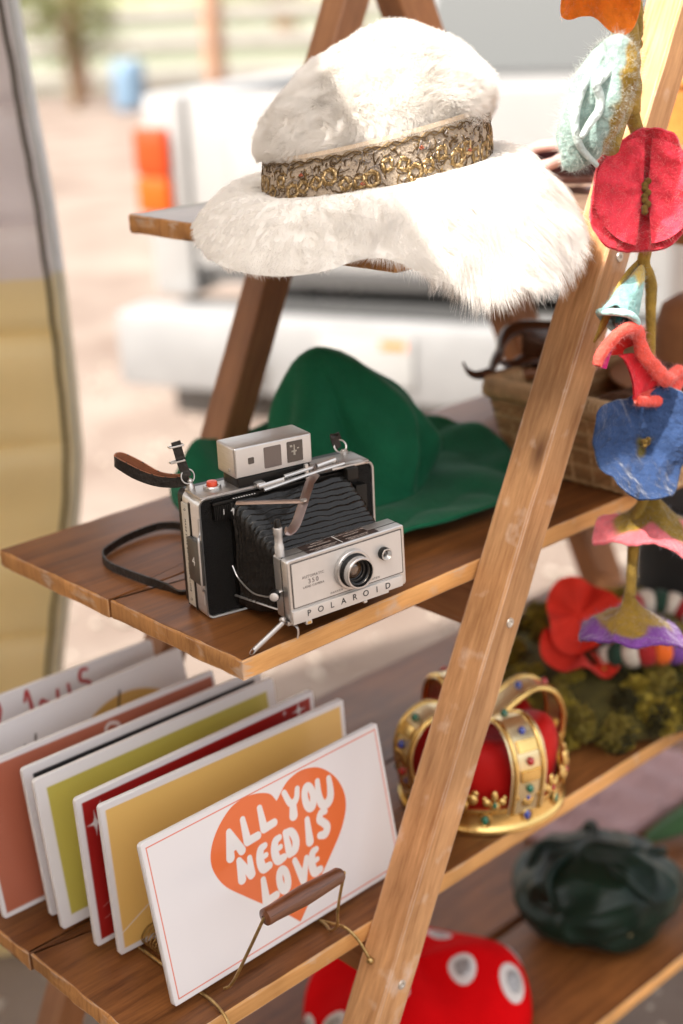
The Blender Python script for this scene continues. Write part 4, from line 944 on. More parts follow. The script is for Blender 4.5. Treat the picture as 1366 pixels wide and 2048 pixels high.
# ================================================================== WHITE FUR HAT
def fur_hat():
    o = (.2812, .1006, .354); rz = YAW-math.pi/2         # local x = across the view, y = away from the viewer
    t = thing('fur_hat', 'white shaggy fur hat with a beaded gold band on the corner of the top shelf', 'hat', o, rz)
    base = mat('fur_skin', (.86, .83, .78), .95, transl=.15)
    hair = mat('white_fur', (.88, .85, .81), .9, spec=.1, transl=.38)
    th_ = [0, 14, 30, 47, 65, 90, 125, 165, 195, 215, 236, 250, 262, 272, 290, 312, 338]
    # rim: radius, height and brim thickness per angle (0 = right, 270 = toward the viewer)
    R_ = [.188, .186, .178, .168, .166, .166, .168, .174, .178, .178, .174, .165, .150, .146, .156, .170, .184]
    Z_ = [-.038, -.034, -.030, -.020, -.004, .008, .000, -.012, -.026, -.040, -.044, -.040, -.032, -.034, -.056, -.066, -.052]
    tl = .11     # band tilts up to the right
    def bandR(a): return .101+.006*math.cos(2*a)
    n, m = 150, 26; up, lo = [], []
    for i in range(n):
        a = 2*math.pi*i/n; d = math.degrees(a); R = float(pinterp(d, th_, R_)); zr = float(pinterp(d, th_, Z_)); rb = bandR(a)-.006
        zb = .008+tl*rb*math.cos(a)+.004
        ru, rl = [], []
        for j in range(m):
            s = j/(m-1); r = rb+(R-rb)*s
            curl = .012*math.sin(s*math.pi)*(1 if 120 < d < 290 else 1.5)
            z = zb+(zr-zb)*(s**1.5)+curl; th = (.0085+.0035*math.cos(a-.4))*math.sqrt(max(0, 1-s**4))
            ru.append((r*math.cos(a), r*math.sin(a), z+th)); rl.append((r*math.cos(a), r*math.sin(a), z-th))
        up.append(ru); lo.append(rl)
    V = np.concatenate([np.array(lo)[:, ::1], np.array(up)[:, ::-1]], 1)
    mb = MB(); mb.grid(V, closed_u=True); brim = mb.build('brim', base, t, angle=0)
    # crown: leaning rounded cone pinched at the front
    prof = [(-.010, .097), (.000, .100), (.012, .0980), (.026, .094), (.040, .084), (.054, .071), (.068, .055), (.079, .038), (.086, .021), (.0885, .008), (.089, 0)]
    hz = np.array([p[0] for p in prof]); hr = np.array([p[1] for p in prof]); V = []
    for k in range(46):
        s = k/45*(len(prof)-1); z = np.interp(s, range(len(prof)), hz); r = np.interp(s, range(len(prof)), hr); q = max(0, z)/.089
        row = []
        for i in range(96):
            a = 2*math.pi*i/96
            pin = 1-.16*q*math.exp(-((math.degrees(a)-238)/20)**2)-.10*q*math.exp(-((math.degrees(a)-60)/30)**2)
            sq = 1+.05*math.cos(2*a)
            left = 1-.06*q*max(0, -math.cos(a))
            rr = r*pin*sq*left
            x = rr*math.cos(a)+.018*q-.006*(1-q)*max(0, -math.cos(a)); y = rr*.90*math.sin(a)+.01*q
            zz = .063+z+tl*x*(1-.75*q)-.012*q*math.exp(-((math.degrees(a)-238)/30)**2)
            row.append((x, y, zz))
        V.append(row)
    mb = MB(); mb.grid(np.array(V), closed_v=True); crown = mb.build('crown', base, t, angle=0)
    # band
    V = []
    for k in range(9):
        s = k/8; row = []
        for i in range(120):
            a = 2*math.pi*i/120; r = bandR(a)+.0018+.0015*math.sin(s*math.pi)-.003*s; h = .052+.008*math.cos(a)
            row.append((r*math.cos(a), r*.97*math.sin(a), .008+tl*r*math.cos(a)+s*h))
        V.append(row)
    bandm = mat('band_fabric', (.36, .285, .21), .6, var=.3, vscale=220, bump=.8, bscale=600, sheen=.3)
    mb = MB(); mb.grid(np.array(V), closed_v=True); band = mb.build('hat_band', bandm, t)
    def on(a, s, h=0.0):
        r = bandR(a)+.0032+h-.003*s; hh = .052+.008*math.cos(a)
        return (r*math.cos(a), r*.97*math.sin(a), .008+tl*r*math.cos(a)+s*hh)
    r = np.random.default_rng(11); gold, dk, pale, sil = MB(), MB(), MB(), MB()
    W = .105
    def path(mb, pts, rad, seg=5): mb.tube([on(a, s, rad*.4) for a, s in pts], rad, seg)
    # outlines along both rims, then medallions, spirals and leaves of bullion
    for s0 in (.05, .93):
        aa = np.linspace(0, 2*math.pi, 380)[:-1]; dk.tube([on(a, s0+.025*math.sin(a*34)) for a in aa], .0007, 5, closed=True); gold.tube([on(a, s0+.04*math.sin(a*34+2)) for a in aa], .0005, 5, closed=True)
    k = 0
    for a0 in np.arange(math.radians(150), math.radians(395), .135):
        a0 += r.uniform(-.02, .02); s0 = .5+r.uniform(-.12, .12); big = (k % 3 == 0); k += 1
        R = (.0115 if big else .0085)
        for turn in range(2):
            n = 26; ph = r.uniform(0, 6.28); ss = np.linspace(0, 1, n); rad = R*(1-.72*ss)*(1 if turn == 0 else .82)
            path((dk, sil, gold)[turn if not big else (k+turn) % 3], [(a0+rad[i]*math.cos(ph+ss[i]*7.5)/W, s0+rad[i]*math.sin(ph+ss[i]*7.5)/.05) for i in range(n)], r.uniform(.0004, .0006))
        for j in range(7 if big else 4):     # petals of coiled wire
            an = ph+j*6.28/(7 if big else 4); c = R*.52
            for b in np.linspace(-1, 1, 4):
                px = c*math.cos(an)+b*.0022*math.sin(an); py = c*math.sin(an)-b*.0022*math.cos(an)
                L = .0034*(1-.3*abs(b))
                path(pale if (j+int(b*2)) % 3 == 0 else gold, [(a0+(px-L*math.cos(an+.9))/W, s0+(py-L*math.sin(an+.9))/.05), (a0+px/W, s0+py/.05), (a0+(px+L*math.cos(an+.9))/W, s0+(py+L*math.sin(an+.9))/.05)], r.uniform(.0007, .0012), 6)
    for q in range(520):
        a = r.uniform(math.radians(150), math.radians(395)); s = r.uniform(.08, .9); an = r.uniform(0, 6.28); L = r.uniform(.002, .006); cv = r.uniform(-1, 1)
        pts = [(a+L*u*math.cos(an+cv*u)/W, np.clip(s+L*u*math.sin(an+cv*u)/.05, .03, .96)) for u in np.linspace(-1, 1, 7)]
        path((dk, dk, sil, dk, gold)[q % 5], pts, r.uniform(.0004, .0008), 5)
    for q in range(420):
        a = r.uniform(math.radians(150), math.radians(395)); s = r.uniform(.05, .93); (gold, dk, pale)[q % 3].sphere(on(a, s, .0004), r.uniform(.0004, .0009), 1)
    gm = mat('antique_gold', (.24, .155, .065), .4, metal=.85); dm = mat('dark_bronze', (.12, .075, .035), .4, metal=.8); pm = mat('pale_gold', (.46, .33, .17), .32, metal=.85); sm_ = mat('old_silver', (.30, .26, .23), .4, metal=.8)
    for x, m_ in ((gold, gm), (dk, dm), (pale, pm), (sil, sm_)): x.build('embroidery', m_, band, angle=0, kind='stuff')
    rd = mat('red_bead', (.26, .05, .015), .2, coat=.5)
    for a, s in ((3.95, .68), (4.55, .36), (5.10, .74), (5.62, .5)):
        mb = MB()
        for dx, dy in ((0, 0), (.0018, .0004), (.0004, .0018), (-.0014, .001)): mb.sphere(on(a+dx/W, s+dy/.05, .0006), .0011, 2)
        mb.build('red_bead', rd, band)
    mb = MB(); V = []
    for k in range(4):
        V.append([on(a, .97+k*.035, -.002) for a in np.linspace(0, 2*math.pi, 100)[:-1]])
    mb.grid(np.array(V), closed_v=True); mb.build('ribbon_edge', mat('ribbon', (.66, .52, .38), .7, sheen=.3), band)
    # fur
    def brim_len(P, N):
        r = np.hypot(P[:, 0], P[:, 1]); right = np.clip((P[:, 0]+.02)/.10, 0, 1); under = np.clip(-N[:, 2]*2, 0, 1)
        L = (.0095+.0105*right)*(1-.45*(1-right)*np.clip((r-.14)/.02, 0, 1))*np.clip((r-.098)/.03, .35, 1); return L*(1-.55*under*(1-right*.6))
    def brim_comb(P, N):
        r = np.hypot(P[:, 0], P[:, 1])[:, None]+1e-6; out = np.column_stack([P[:, 0], P[:, 1], np.zeros(len(P))])/r
        right = np.clip((P[:, 0]+.02)/.10, 0, 1)[:, None]
        return out*(.45-.15*right)+np.array([0, 0, -1])*(.35+.55*right)
    fur('brim_fur', brim, 125000, brim_len, .00015, hair, comb=brim_comb, gravity=.40, spread=.7, clump=.9, nf=90, tuft=(.0050, .25), mask=lambda P, N: np.where((N[:, 2] < -.25) & (P[:, 0] < .03), 0.0, 1.0), parent=t, seed=4)
    def crown_len(P, N): return (.0125+.0040*np.clip((P[:, 0]+.03)/.08, 0, 1))*(1-.55*np.clip((.088+.11*P[:, 0]-P[:, 2])/.03, 0, 1))
    def crown_comb(P, N):
        c = np.column_stack([P[:, 0]*2.5+.25, P[:, 1]*2.5-.1, np.full(len(P), -.20)])*.55; low = np.clip((.085-P[:, 2])/.03, 0, 1)[:, None]
        return c+np.array([-.45, 0, -.10])*low
    fur('crown_fur', crown, 120000, crown_len, .00015, hair, comb=crown_comb, gravity=.25, spread=.8, clump=.9, nf=90, tuft=(.0050, .28), parent=t, seed=9)
fur_hat()

# ================================================================== SUNGLASSES on the top shelf
def sunglasses():
    t = thing('sunglasses', 'pink scalloped sunglasses with pale rims lying on the top shelf behind the fur hat', 'sunglasses', (.61, .13, .3255), .0)
    rim = mat('rim_pink', (.66, .40, .36), .3, coat=.3); pk = mat('temple_pink', (.55, .25, .32), .35)
    ln = mat('lens_plum', (.09, .035, .06), .08, spec=.7, coat=.6)
    def lens(cx, cy):
        P = []
        for a in np.linspace(0, 2*math.pi, 60)[:-1]:
            r = 1+.13*math.cos(3*a+.9)+.05*math.cos(5*a); P.append((.040*r*math.cos(a), .040*r*math.sin(a), 0))
        Mx = Matrix.Translation((cx, cy, .350)) @ Matrix.Rotation(math.radians(128), 4, 'Z') @ Matrix.Rotation(RX(24), 4, 'X')
        P = [(Mx @ Vector(p))[:] for p in P]
        mb = MB(); mb.tube(P, .0062, 8, closed=True); r = mb.build('rim', rim, t, True, angle=0)
        mb = MB(); mb.add(P+[(Mx @ Vector((0, 0, -.002)))[:]], [(i, (i+1) % 59, 59) for i in range(59)]); mb.build('lens', ln, r, True)
    lens(.640, .178); lens(.572, .088)
    mb = MB(); mb.tube(spline([(.618, .148, .352), (.607, .134, .358), (.596, .120, .352)], 8), .0038, 8); mb.build('bridge', rim, t, True)
    for p in ([(.56, .055, .345), (.63, .03, .334), (.72, .02, .331)], [(.665, .213, .345), (.75, .21, .336), (.83, .20, .331)]):
        mb = MB(); mb.tube(spline(p, 20), .005, 8, flat=(1, .45)); mb.build('temple', pk, t, True)
sunglasses()

# ================================================================== GREEN HAT behind the instant camera
def green_hat():
    c = (.352, .252, 0.002); t = thing('green_hat', 'dark green felt hat with a soft pointed crown and wide limp brim', 'hat', c, YAW-math.pi/2)
    gm = mat('green_felt', (.006, .115, .052), .85, sheen=.35, var=.14, vscale=30, bump=.6, bscale=260, spec=.25)
    n = 160
    hz = [0, .012, .03, .058, .086, .113, .133, .147, .156, .162, .165]; hr = [.100, .090, .084, .079, .070, .056, .043, .032, .021, .010, 0]
    V = []
    for k in range(70):
        s = k/69*10; z = np.interp(s, range(11), hz); r = np.interp(s, range(11), hr); q = z/.165; row = []
        for i in range(n):
            a = 2*math.pi*i/n
            fold = .010*q*math.sin(2*a+.6)+.006*math.sin(3*a+q*3)*q+.0065*math.sin(7*a+q*5)*math.sin(q*3.1)+.0065*math.sin(5*a-q*4+1)*math.sin(q*3.1)**.7-.010*math.exp(-((math.degrees(a)-(285-20*q))/9)**2)*math.sin(q*3.1)
            # ridge running from the apex down to the right, slumped shoulder
            rid = .011*math.exp(-((math.degrees(a)-(322+14*q))/9)**2)*math.sin(min(1, q*1.15)*math.pi)**.6
            rr = max(0, r+fold*(r/.09)+rid)
            x = rr*math.cos(a)*(1.0+.05*(1-q)+(.34 if math.cos(a) > 0 else 0)*math.sin(min(1, q)*math.pi)*max(0, math.cos(a)))-.017*q**2+.006*math.sin(q*math.pi); y = rr*math.sin(a)*.92+.01*q
            nz = noise.noise(Vector((x*18, y*18, z*18)))*.004*(1 if r > .01 else 0)
            row.append((x+nz, y+nz, z+.004+nz*.5))
        V.append(row)
    mb = MB(); mb.grid(np.array(V), closed_v=True); gc = mb.build('crown', gm, t, angle=0); gf = mat('green_fuzz', (.02, .16, .085), .9, transl=.3)
    fur('nap', gc, 14000, .0022, .00009, gf, spread=1.4, clump=.3, parent=gc, curl=.5, seed=61)
    V = []
    ths = [0, 30, 60, 90, 130, 165, 190, 215, 240, 270, 300, 330]; Rs = [.205, .203, .19, .170, .165, .172, .190, .196, .19, .185, .188, .20]; Zs = [.012, .024, .03, .03, .034, .030, .020, .010, .004, .003, .002, .004]
    up, lo = [], []
    for i in range(n):
        a = 2*math.pi*i/n; d = math.degrees(a); R = float(pinterp(d, ths, Rs)); zr = float(pinterp(d, ths, Zs)); ru, rl = [], []
        for j in range(34):
            s = j/33; r = .098+(R-.098)*s; w = .009*math.sin(5*a+1+s*2)*s+.0045*math.sin(11*a+s*4+1)*s*(1-.3*s)+.005*math.sin(s*math.pi*1.5)*.8
            z = .010+(zr-.004)*s**1.4+abs(w)*.9+noise.noise(Vector((r*math.cos(a)*20, r*math.sin(a)*20, 3)))*.006*s
            x, y = r*math.cos(a), r*math.sin(a); e = .0022
            ru.append((x, y, max(z, e*1.2)+e)); rl.append((x, y, max(z, e*1.2)-e))
        up.append(ru); lo.append(rl)
    mb = MB(); V = np.concatenate([np.array(lo), np.array(up)[:, ::-1]], 1); mb.grid(V, closed_u=True); gb = mb.build('brim', gm, t, angle=0)
    fur('nap', gb, 14000, .0022, .00009, gf, spread=1.4, clump=.3, parent=gb, curl=.5, seed=62)
green_hat()

# ================================================================== WICKER BASKET with costume pieces
def basket():
    x0, x1, y0, y1, H = .556, .90, -.025, .168, .108
    t = thing('wicker_basket', 'rectangular tan wicker basket behind the near leg on the middle shelf', 'basket', ((x0+x1)/2, (y0+y1)/2, .0005))
    w1 = mat('wicker', (.42, .24, .11), .6, var=.4, vscale=50, vmap=(.3, .3, 3)); w2 = mat('wicker_light', (.56, .38, .20), .6, var=.25, vscale=60)
    def loop(z, off, k, amp):
        f = z/H*.020; a0, a1, b0, b1 = x0-f-off, x1+f+off, y0-f-off, y1+f+off; pts = []
        per = [(a0, b0), (a1, b0), (a1, b1), (a0, b1)]
        for i in range(4):
            p, q = np.array(per[i]), np.array(per[(i+1) % 4]); L = np.linalg.norm(q-p); n = int(L/.0065); d = (q-p)/L; nr = np.array([d[1], -d[0]])
            for j in range(n):
                s = j/n; r = 1 if (j+k) % 2 else -1; pts.append((*(p+(q-p)*s+nr*amp*r*(1 if .02 < s < .98 else 0)), z))
        return pts
    rows = 17
    for k in range(rows):
        z = .004+k*(H-.022)/rows; mb = MB(); mb.tube(loop(z, 0, k, .0012), .0031 if k % 3 else .0036, 6, closed=True); mb.build('weave', w1 if k % 4 else w2, t, True, angle=0)
    mb = MB()   # rolled rim wound with cane
    base = loop(H-.010, .001, 0, 0); P = np.array(base); mb.tube(P, .009, 8, closed=True, flat=(1.15, .75)); rim = mb.build('rim', w1, t, True, angle=0)
    L = np.r_[0, np.cumsum(np.linalg.norm(np.diff(np.vstack([P, P[:1]]), axis=0), axis=1))]; mb = MB()
    for s in np.arange(0, L[-1], .0058):
        x = [np.interp(s, L, np.r_[P[:, i], P[0, i]]) for i in range(3)]; x2 = [np.interp((s+.003) % L[-1], L, np.r_[P[:, i], P[0, i]]) for i in range(3)]
        d = np.array(x2)-x; d /= np.linalg.norm(d)+1e-9; side = np.cross(d, [0, 0, 1])
        mb.tube([np.array(x)+side*.0078*math.cos(a)+np.array([0, 0, 1])*.0112*math.sin(a)+d*.0009*a for a in np.linspace(0, 6.28, 9)[:-1]], .0023, 5, closed=True)
    mb.build('winding', w2, rim, True, angle=0, kind='stuff')
    for sx in np.arange(x0+.01, x1, .028):
        for yy, sg in ((y0, -1), (y1, 1)):
            mb = MB(); mb.tube([(sx, yy+.002*sg, .002), (sx, yy+sg*.018, H-.014)], .0026, 6); mb.build('stake', w2, t, True)
    for sy in np.arange(y0+.012, y1, .028):
        for xx, sg in ((x0, -1), (x1, 1)):
            mb = MB(); mb.tube([(xx+.002*sg, sy, .002), (xx+sg*.018, sy, H-.014)], .0026, 6); mb.build('stake', w2, t, True)
    mb = MB(); mb.box((x0, y0, .001), (x1, y1, .006)); mb.build('bottom', w1, t, True)
    # leather mask with curling horns lying in the basket
    m = thing('leather_mask', 'dark brown leather mask with curling points at the left end of the wicker basket', 'mask', (.60, .19, .10))
    lm = mat('brown_leather', (.055, .020, .009), .3, var=.4, vscale=30, coat=.3, bump=.4, bscale=60)
    lm2 = mat('tan_leather', (.20, .075, .025), .4, var=.3, vscale=30)
    Pf = [[(.545, .233, .119), (.547, .226, .108), (.553, .217, .1035), (.566, .209, .106), (.572, .207, .116), (.580, .206, .128), (.586, .206, .140), (.596, .203, .150), (.612, .192, .155), (.632, .175, .153), (.66, .150, .150)],
          [(.566, .209, .104), (.585, .200, .104), (.600, .188, .110), (.615, .175, .122), (.630, .165, .134), (.655, .148, .140)],
          [(.575, .205, .118), (.590, .195, .112), (.605, .183, .118), (.625, .168, .120), (.66, .145, .125)],
          [(.60, .19, .105), (.625, .17, .108), (.66, .145, .110)]]
    for k, p in enumerate(Pf):
        mb = MB(); C = spline(p, 40); w = (.0105, .0075, .0105, .010)[k]*np.sin(np.linspace(.12, 2.2, 40))**.7
        mb.tube(C, w, 8, flat=(1, .35), up=(.55, .55, .65)); mb.build('point', lm, m, True, angle=0)
    mb = MB(); mb.tube(spline([(.556, .208, .098), (.585, .19, .101), (.61, .17, .100), (.66, .13, .098)], 20), .0085, 8, flat=(.9, .5)); mb.build('cheek', lm2, m, True, angle=0)
    mb = MB(); V = []
    for i in range(16):
        row = []
        for j in range(20):
            u, v = i/15-.5, j/19-.5; p = np.array([.640, .165, .128])+np.array([.8, -.55, .0])*v*.09+np.array([-.15, -.1, 1])*u*.048
            row.append(p+np.array([-.5, -.7, .2])*.012*(math.cos(v*3)*math.cos(u*3)))
        V.append(row)
    mb.grid(np.array(V)); mb.grid(np.array(V)[::-1]+[.002, .003, 0]); mb.build('face', lm, m, True, angle=0)
    # brown hat in the basket, right side
    hx, hy = .800, .050
    b = thing('brown_hat', 'brown felt hat with a dark band sitting in the wicker basket', 'hat', (hx, hy, .09), 0)
    bm_ = mat('brown_felt', (.30, .125, .045), .85, sheen=.2, var=.12, vscale=30)
    mb = MB(); mb.lathe([(.125, 0), (.126, .004), (.075, .010), (.074, .03), (.071, .07), (.066, .088), (.05, .098), (.025, .096), (0, .094)], Matrix.Translation((hx, hy, .078)), 48); mb.build('crown', bm_, b, True, angle=60)
    mb = MB(); mb.lathe([(.0755, .010), (.077, .012), (.0765, .026), (.0745, .028)], Matrix.Translation((hx, hy, .078)), 48); mb.build('hat_band', mat('dark_ribbon', (.05, .022, .012), .6), b, True)
    # loose twigs of dried stems
    tw = thing('dried_stems', 'bundle of thin dark dried stems lying in the wicker basket', 'stems', (.62, .05, .06)); r = np.random.default_rng(3)
    for k in range(12):
        mb = MB(); x = .575+k*.012; mb.tube(spline([(x, .12+r.uniform(-.02, .02), .05), (x+r.uniform(.0, .03), .05, .085+r.uniform(0, .02)), (x+r.uniform(.0, .05), -.02, .100+r.uniform(0, .02))], 10), .0022, 5); mb.build('stem', mat('dry_stem', (.12, .06, .035), .8, var=.5, vscale=20), tw, True)
basket()

# ================================================================== ROYAL COSTUME CROWN
def crown():
    c = np.array([.402, .082, -.3425]); t = thing('costume_crown', 'gold costume crown with red velvet puffs and coloured jewels on the lower shelf', 'crown', tuple(c), math.radians(8))
    gold = mat('crown_gold', (.86, .60, .22), .26, metal=1.0, var=.08, vscale=40, bump=.25, bscale=70)
    goldp = mat('crown_gold_pale', (.90, .76, .46), .30, metal=.9)
    red = mat('red_velvet', (.50, .006, .004), .6, sheen=.15, var=.12, vscale=20, spec=.2)
    R = .093
    mb = MB(); mb.lathe([(R-.004, .001), (R+.001, 0), (R+.0035, .002), (R+.0035, .006), (R+.001, .008), (R, .012), (R-.001, .020), (R, .028), (R+.002, .030), (R+.002, .033), (R-.001, .034), (R-.004, .034)], None, 72); ring = mb.build('circlet', gold, t)
    # velvet cap with four puffs
    V = []
    for k in range(40):
        s = k/39; row = []
        for i in range(120):
            a = 2*math.pi*i/120; lob = abs(math.sin(2*(a-1.126)))
            ph = s*math.pi*.5; r = (R-.010)*(math.cos(ph)**.42)*(1+.13*math.sin(ph*2)*lob); z = .015+.110*math.sin(ph)**.8*(.86+.14*lob*math.cos(ph))-.030*(s**3)
            row.append((r*math.cos(a), r*math.sin(a), z+.006*lob*math.sin(ph*2)))
        V.append(row)
    mb = MB(); mb.grid(np.array(V), closed_v=True); mb.build('velvet_cap', red, t, angle=0)
    def arch(a):
        p = [(R-.001, .024), (R+.006, .055), (R+.008, .085), (R-.004, .112), (R-.028, .124), (R-.054, .116), (.012, .100)]
        C = spline([(r*math.cos(a), r*math.sin(a), z) for r, z in p], 34)
        return C
    for k in range(4):
        a = 1.126+math.pi/2*k; C = arch(a); tang = (-math.sin(a), math.cos(a), 0)
        mb = MB(); mb.tube(C, .0225, 4, flat=(1, .12), up=tang); ac = mb.build('arch', goldp, t, angle=30)
        for sg in (-1, 1):
            mb = MB(); mb.tube(C+np.array(tang)*.0170*sg, .0036, 8); mb.build('beading', gold, ac, angle=0)
        nr = np.gradient(C, axis=0); out = np.cross(nr, tang); out /= np.linalg.norm(out, axis=1)[:, None]
        for q, j in enumerate((6, 12, 18, 25)):
            o_ = out[j]*(1 if out[j]@np.array([math.cos(a), math.sin(a), .6]) > 0 else -1)
            mb = MB(); mb.sphere(C[j]+o_*.0035, .0045, 2, sc=(1, 1, 1.2)); mb.build('jewel', [mat('jewel_blue', (.02, .05, .35), .08, coat=1, spec=.8), mat('jewel_red', (.45, .01, .01), .08, coat=1), mat('jewel_green', (.01, .16, .09), .08, coat=1)][(q*2+k) % 3], ac)
        # pierced square panels between the jewels
        for j in (9, 15):
            o_ = out[j]*(1 if out[j]@np.array([math.cos(a), math.sin(a), .6]) > 0 else -1)
            T_ = nr[j]/np.linalg.norm(nr[j]); F_ = frame(tang, T_, C[j]+o_*.0028); mb = MB(); mb.box((-.012, -.0075, -.0012), (.012, .0075, .0014), F_, bev=.001); mb.build('panel', gold, ac)
    # fleurs and crosses standing on the circlet
    for k in range(16):
        a = 1.126+2*math.pi*k/16; F_ = frame((-math.sin(a), math.cos(a), 0), (0, 0, 1), (R*math.cos(a)+.003*math.cos(a), R*math.sin(a)+.003*math.sin(a), .034)); big = k % 2 == 0
        mb = MB(); s = 1.5 if big else 1.0
        def B(p, r, sc=(1, 1, .45)): mb.bm(ico(), F_ @ Matrix.Translation(p) @ Matrix.Diagonal((r*sc[0], r*sc[1], r*sc[2], 1)))
        B((0, .004*s, 0), .0062*s); B((0, .016*s, 0), .0052*s, (.8, 1.5, .5)); B((-.0085*s, .009*s, 0), .0048*s); B((.0085*s, .009*s, 0), .0048*s); B((-.011*s, .014*s, 0), .0028*s); B((.011*s, .014*s, 0), .0028*s)
        fl = mb.build('fleur', gold, t, angle=0)
        mb = MB(); mb.bm(ico(), F_ @ Matrix.Translation((0, .007*s, .003)) @ Matrix.Diagonal((.0028, .0040, .0022, 1))); mb.build('jewel', [mat('jewel_blue', (0, 0, 0)), mat('jewel_red', (0, 0, 0)), mat('jewel_red', (0, 0, 0)), mat('jewel_green', (0, 0, 0))][k % 4], fl)
    for k in range(12):
        a = .10+2*math.pi*k/12; F_ = frame((-math.sin(a), math.cos(a), 0), (0, 0, 1), ((R+.001)*math.cos(a), (R+.001)*math.sin(a), .019))
        mb = MB(); mb.bm(ico(), F_ @ Matrix.Diagonal((.0042, .0062, .0030, 1))); mb.build('jewel', [mat('jewel_blue', (0, 0, 0)), mat('jewel_green', (0, 0, 0))][k % 2], ring)
        mb = MB(); mb.tube([(F_ @ Vector((.0062*math.cos(q), .0082*math.sin(q), .0005)))[:] for q in np.linspace(0, 6.28, 20)[:-1]], .0012, 6, closed=True); mb.build('setting', gold, ring)
    mb = MB(); mb.sphere((0, 0, .112), .012, 3); mb.box((-.003, -.002, .12), (.003, .002, .142), bev=.001); mb.box((-.009, -.002, .128), (.009, .002, .134), bev=.001); mb.build('orb', gold, t)
def ico():
    bm = bmesh.new(); bmesh.ops.create_icosphere(bm, subdivisions=2, radius=1); return bm
crown()

# ================================================================== MOSS HAT, FELT POPPY, KNITTED WREATH on the lower shelf
def moss_hat():
    c = np.array([.735, .135, -.3435]); t = thing('moss_hat', 'broad hat covered in olive green moss tufts at the back of the lower shelf', 'hat', tuple(c))
    ms = [mat('moss_a', (.34, .25, .02), .95, sheen=.25, var=.3, vscale=60, bump=1, bscale=200), mat('moss_b', (.52, .38, .025), .95, sheen=.25, var=.3, vscale=60, bump=1, bscale=200), mat('moss_c', (.07, .058, .01), .95, var=.3, vscale=60, bump=1, bscale=200)]
    mb = MB(); mb.lathe([(.17, .006), (.205, .012), (.205, .03), (.17, .045), (.11, .06), (.085, .085), (0, .095)], Matrix.Translation(c) @ Matrix.Diagonal((1, .82, 1, 1)), 48); mb.build('base', ms[2], t, True, angle=0)
    r = np.random.default_rng(21); protos = []
    for q in range(8):     # eight different tufts of short blades, reused in many sizes and turns
        mb = MB()
        for w in range(260):
            d = r.normal(size=3); d /= np.linalg.norm(d); b = d*r.uniform(.25, .75); e = r.normal(size=3); e -= d*(e@d); e /= np.linalg.norm(e); L = r.uniform(.25, .55); wd = r.uniform(.06, .13)
            tip = b+(d*.7+e*.5)*L; sd = np.cross(d, e)*wd; mb.add([b-sd, b+sd, (b+tip)/2+sd*1.2, tip, (b+tip)/2-sd*1.2], [(0, 1, 2, 3, 4)])
        o = mb.build('tuft', ms[(0, 1, 0, 2, 1, 0, 2, 0)[q]], t, False, smooth=False); protos.append(o.data); bpy.data.objects.remove(o)
    for k in range(290):
        a = r.uniform(0, 6.28); q = r.random(); rad = .06+.145*math.sqrt(q); z = np.interp(rad, [.06, .1, .17, .21], [.09, .07, .045, .024])+r.uniform(-.01, .01)
        if k < 120: rad = .205; z = r.uniform(.004, .042)
        p = c+np.array([rad*math.cos(a), rad*.82*math.sin(a), z]); s = r.uniform(.010, .021)
        me = protos[k % len(protos)]; o = bpy.data.objects.new('tuft', me); COL.objects.link(o); o.parent = t
        o.matrix_parent_inverse = tmat(t).inverted(); o.matrix_basis = Matrix.Translation(p) @ Matrix.Rotation(a*3+k, 4, 'Z') @ Matrix.Rotation(k*.7, 4, 'X') @ Matrix.Scale(s*1.15, 4)
moss_hat()
def petal_surface(n=40, m=80, f=None):
    V = np.zeros((n, m, 3))
    for i in range(n):
        for j in range(m): V[i, j] = f(i/(n-1), 2*math.pi*j/m)
    return V
def poppy():
    c = np.array([.648, .132, -.245]); t = thing('felt_poppy', 'bright red felt poppy resting on the moss hat', 'flower', tuple(c))
    red = mat('poppy_felt', (.62, .022, .006), .85, sheen=.35, var=.15, vscale=30, bump=.5, bscale=150)
    for k, (ox, oz, ry, R) in enumerate(((0, .028, .2, .047), (-.008, -.012, 1.1, .050), (.035, -.010, .8, .046))):
        Mx = Matrix.Translation(c+np.array([ox, -.01*k, oz])) @ Matrix.Rotation(YAW-math.pi/2, 4, 'Z') @ Matrix.Rotation(RX(70)-ry*.6, 4, 'X') @ Matrix.Rotation(k*1.3, 4, 'Z')
        def f(s, a):
            r = R*s*(1+.12*math.cos(3*a)); z = .016*s*s+.010*s*math.sin(4*a+k)-.004*math.sin(7*a)*s; return (Mx @ Vector((r*math.cos(a), r*math.sin(a), z)))[:]
        V = petal_surface(20, 60, f); nrm = np.array((Mx.to_3x3() @ Vector((0, 0, 1)))[:])
        mb = MB(); mb.grid(V, closed_v=True); mb.grid((V-nrm*.003)[::-1], closed_v=True); mb.grid(np.stack([V[-1], V[-1]-nrm*.003]), closed_v=True); mb.build('petal', red, t, True, angle=0)
    mb = MB(); mb.sphere(c+[.012, -.03, -.004], .012, 2); mb.build('flower_centre', mat('black_felt', (.012, .011, .010), .9, sheen=.2), t, True)
poppy()
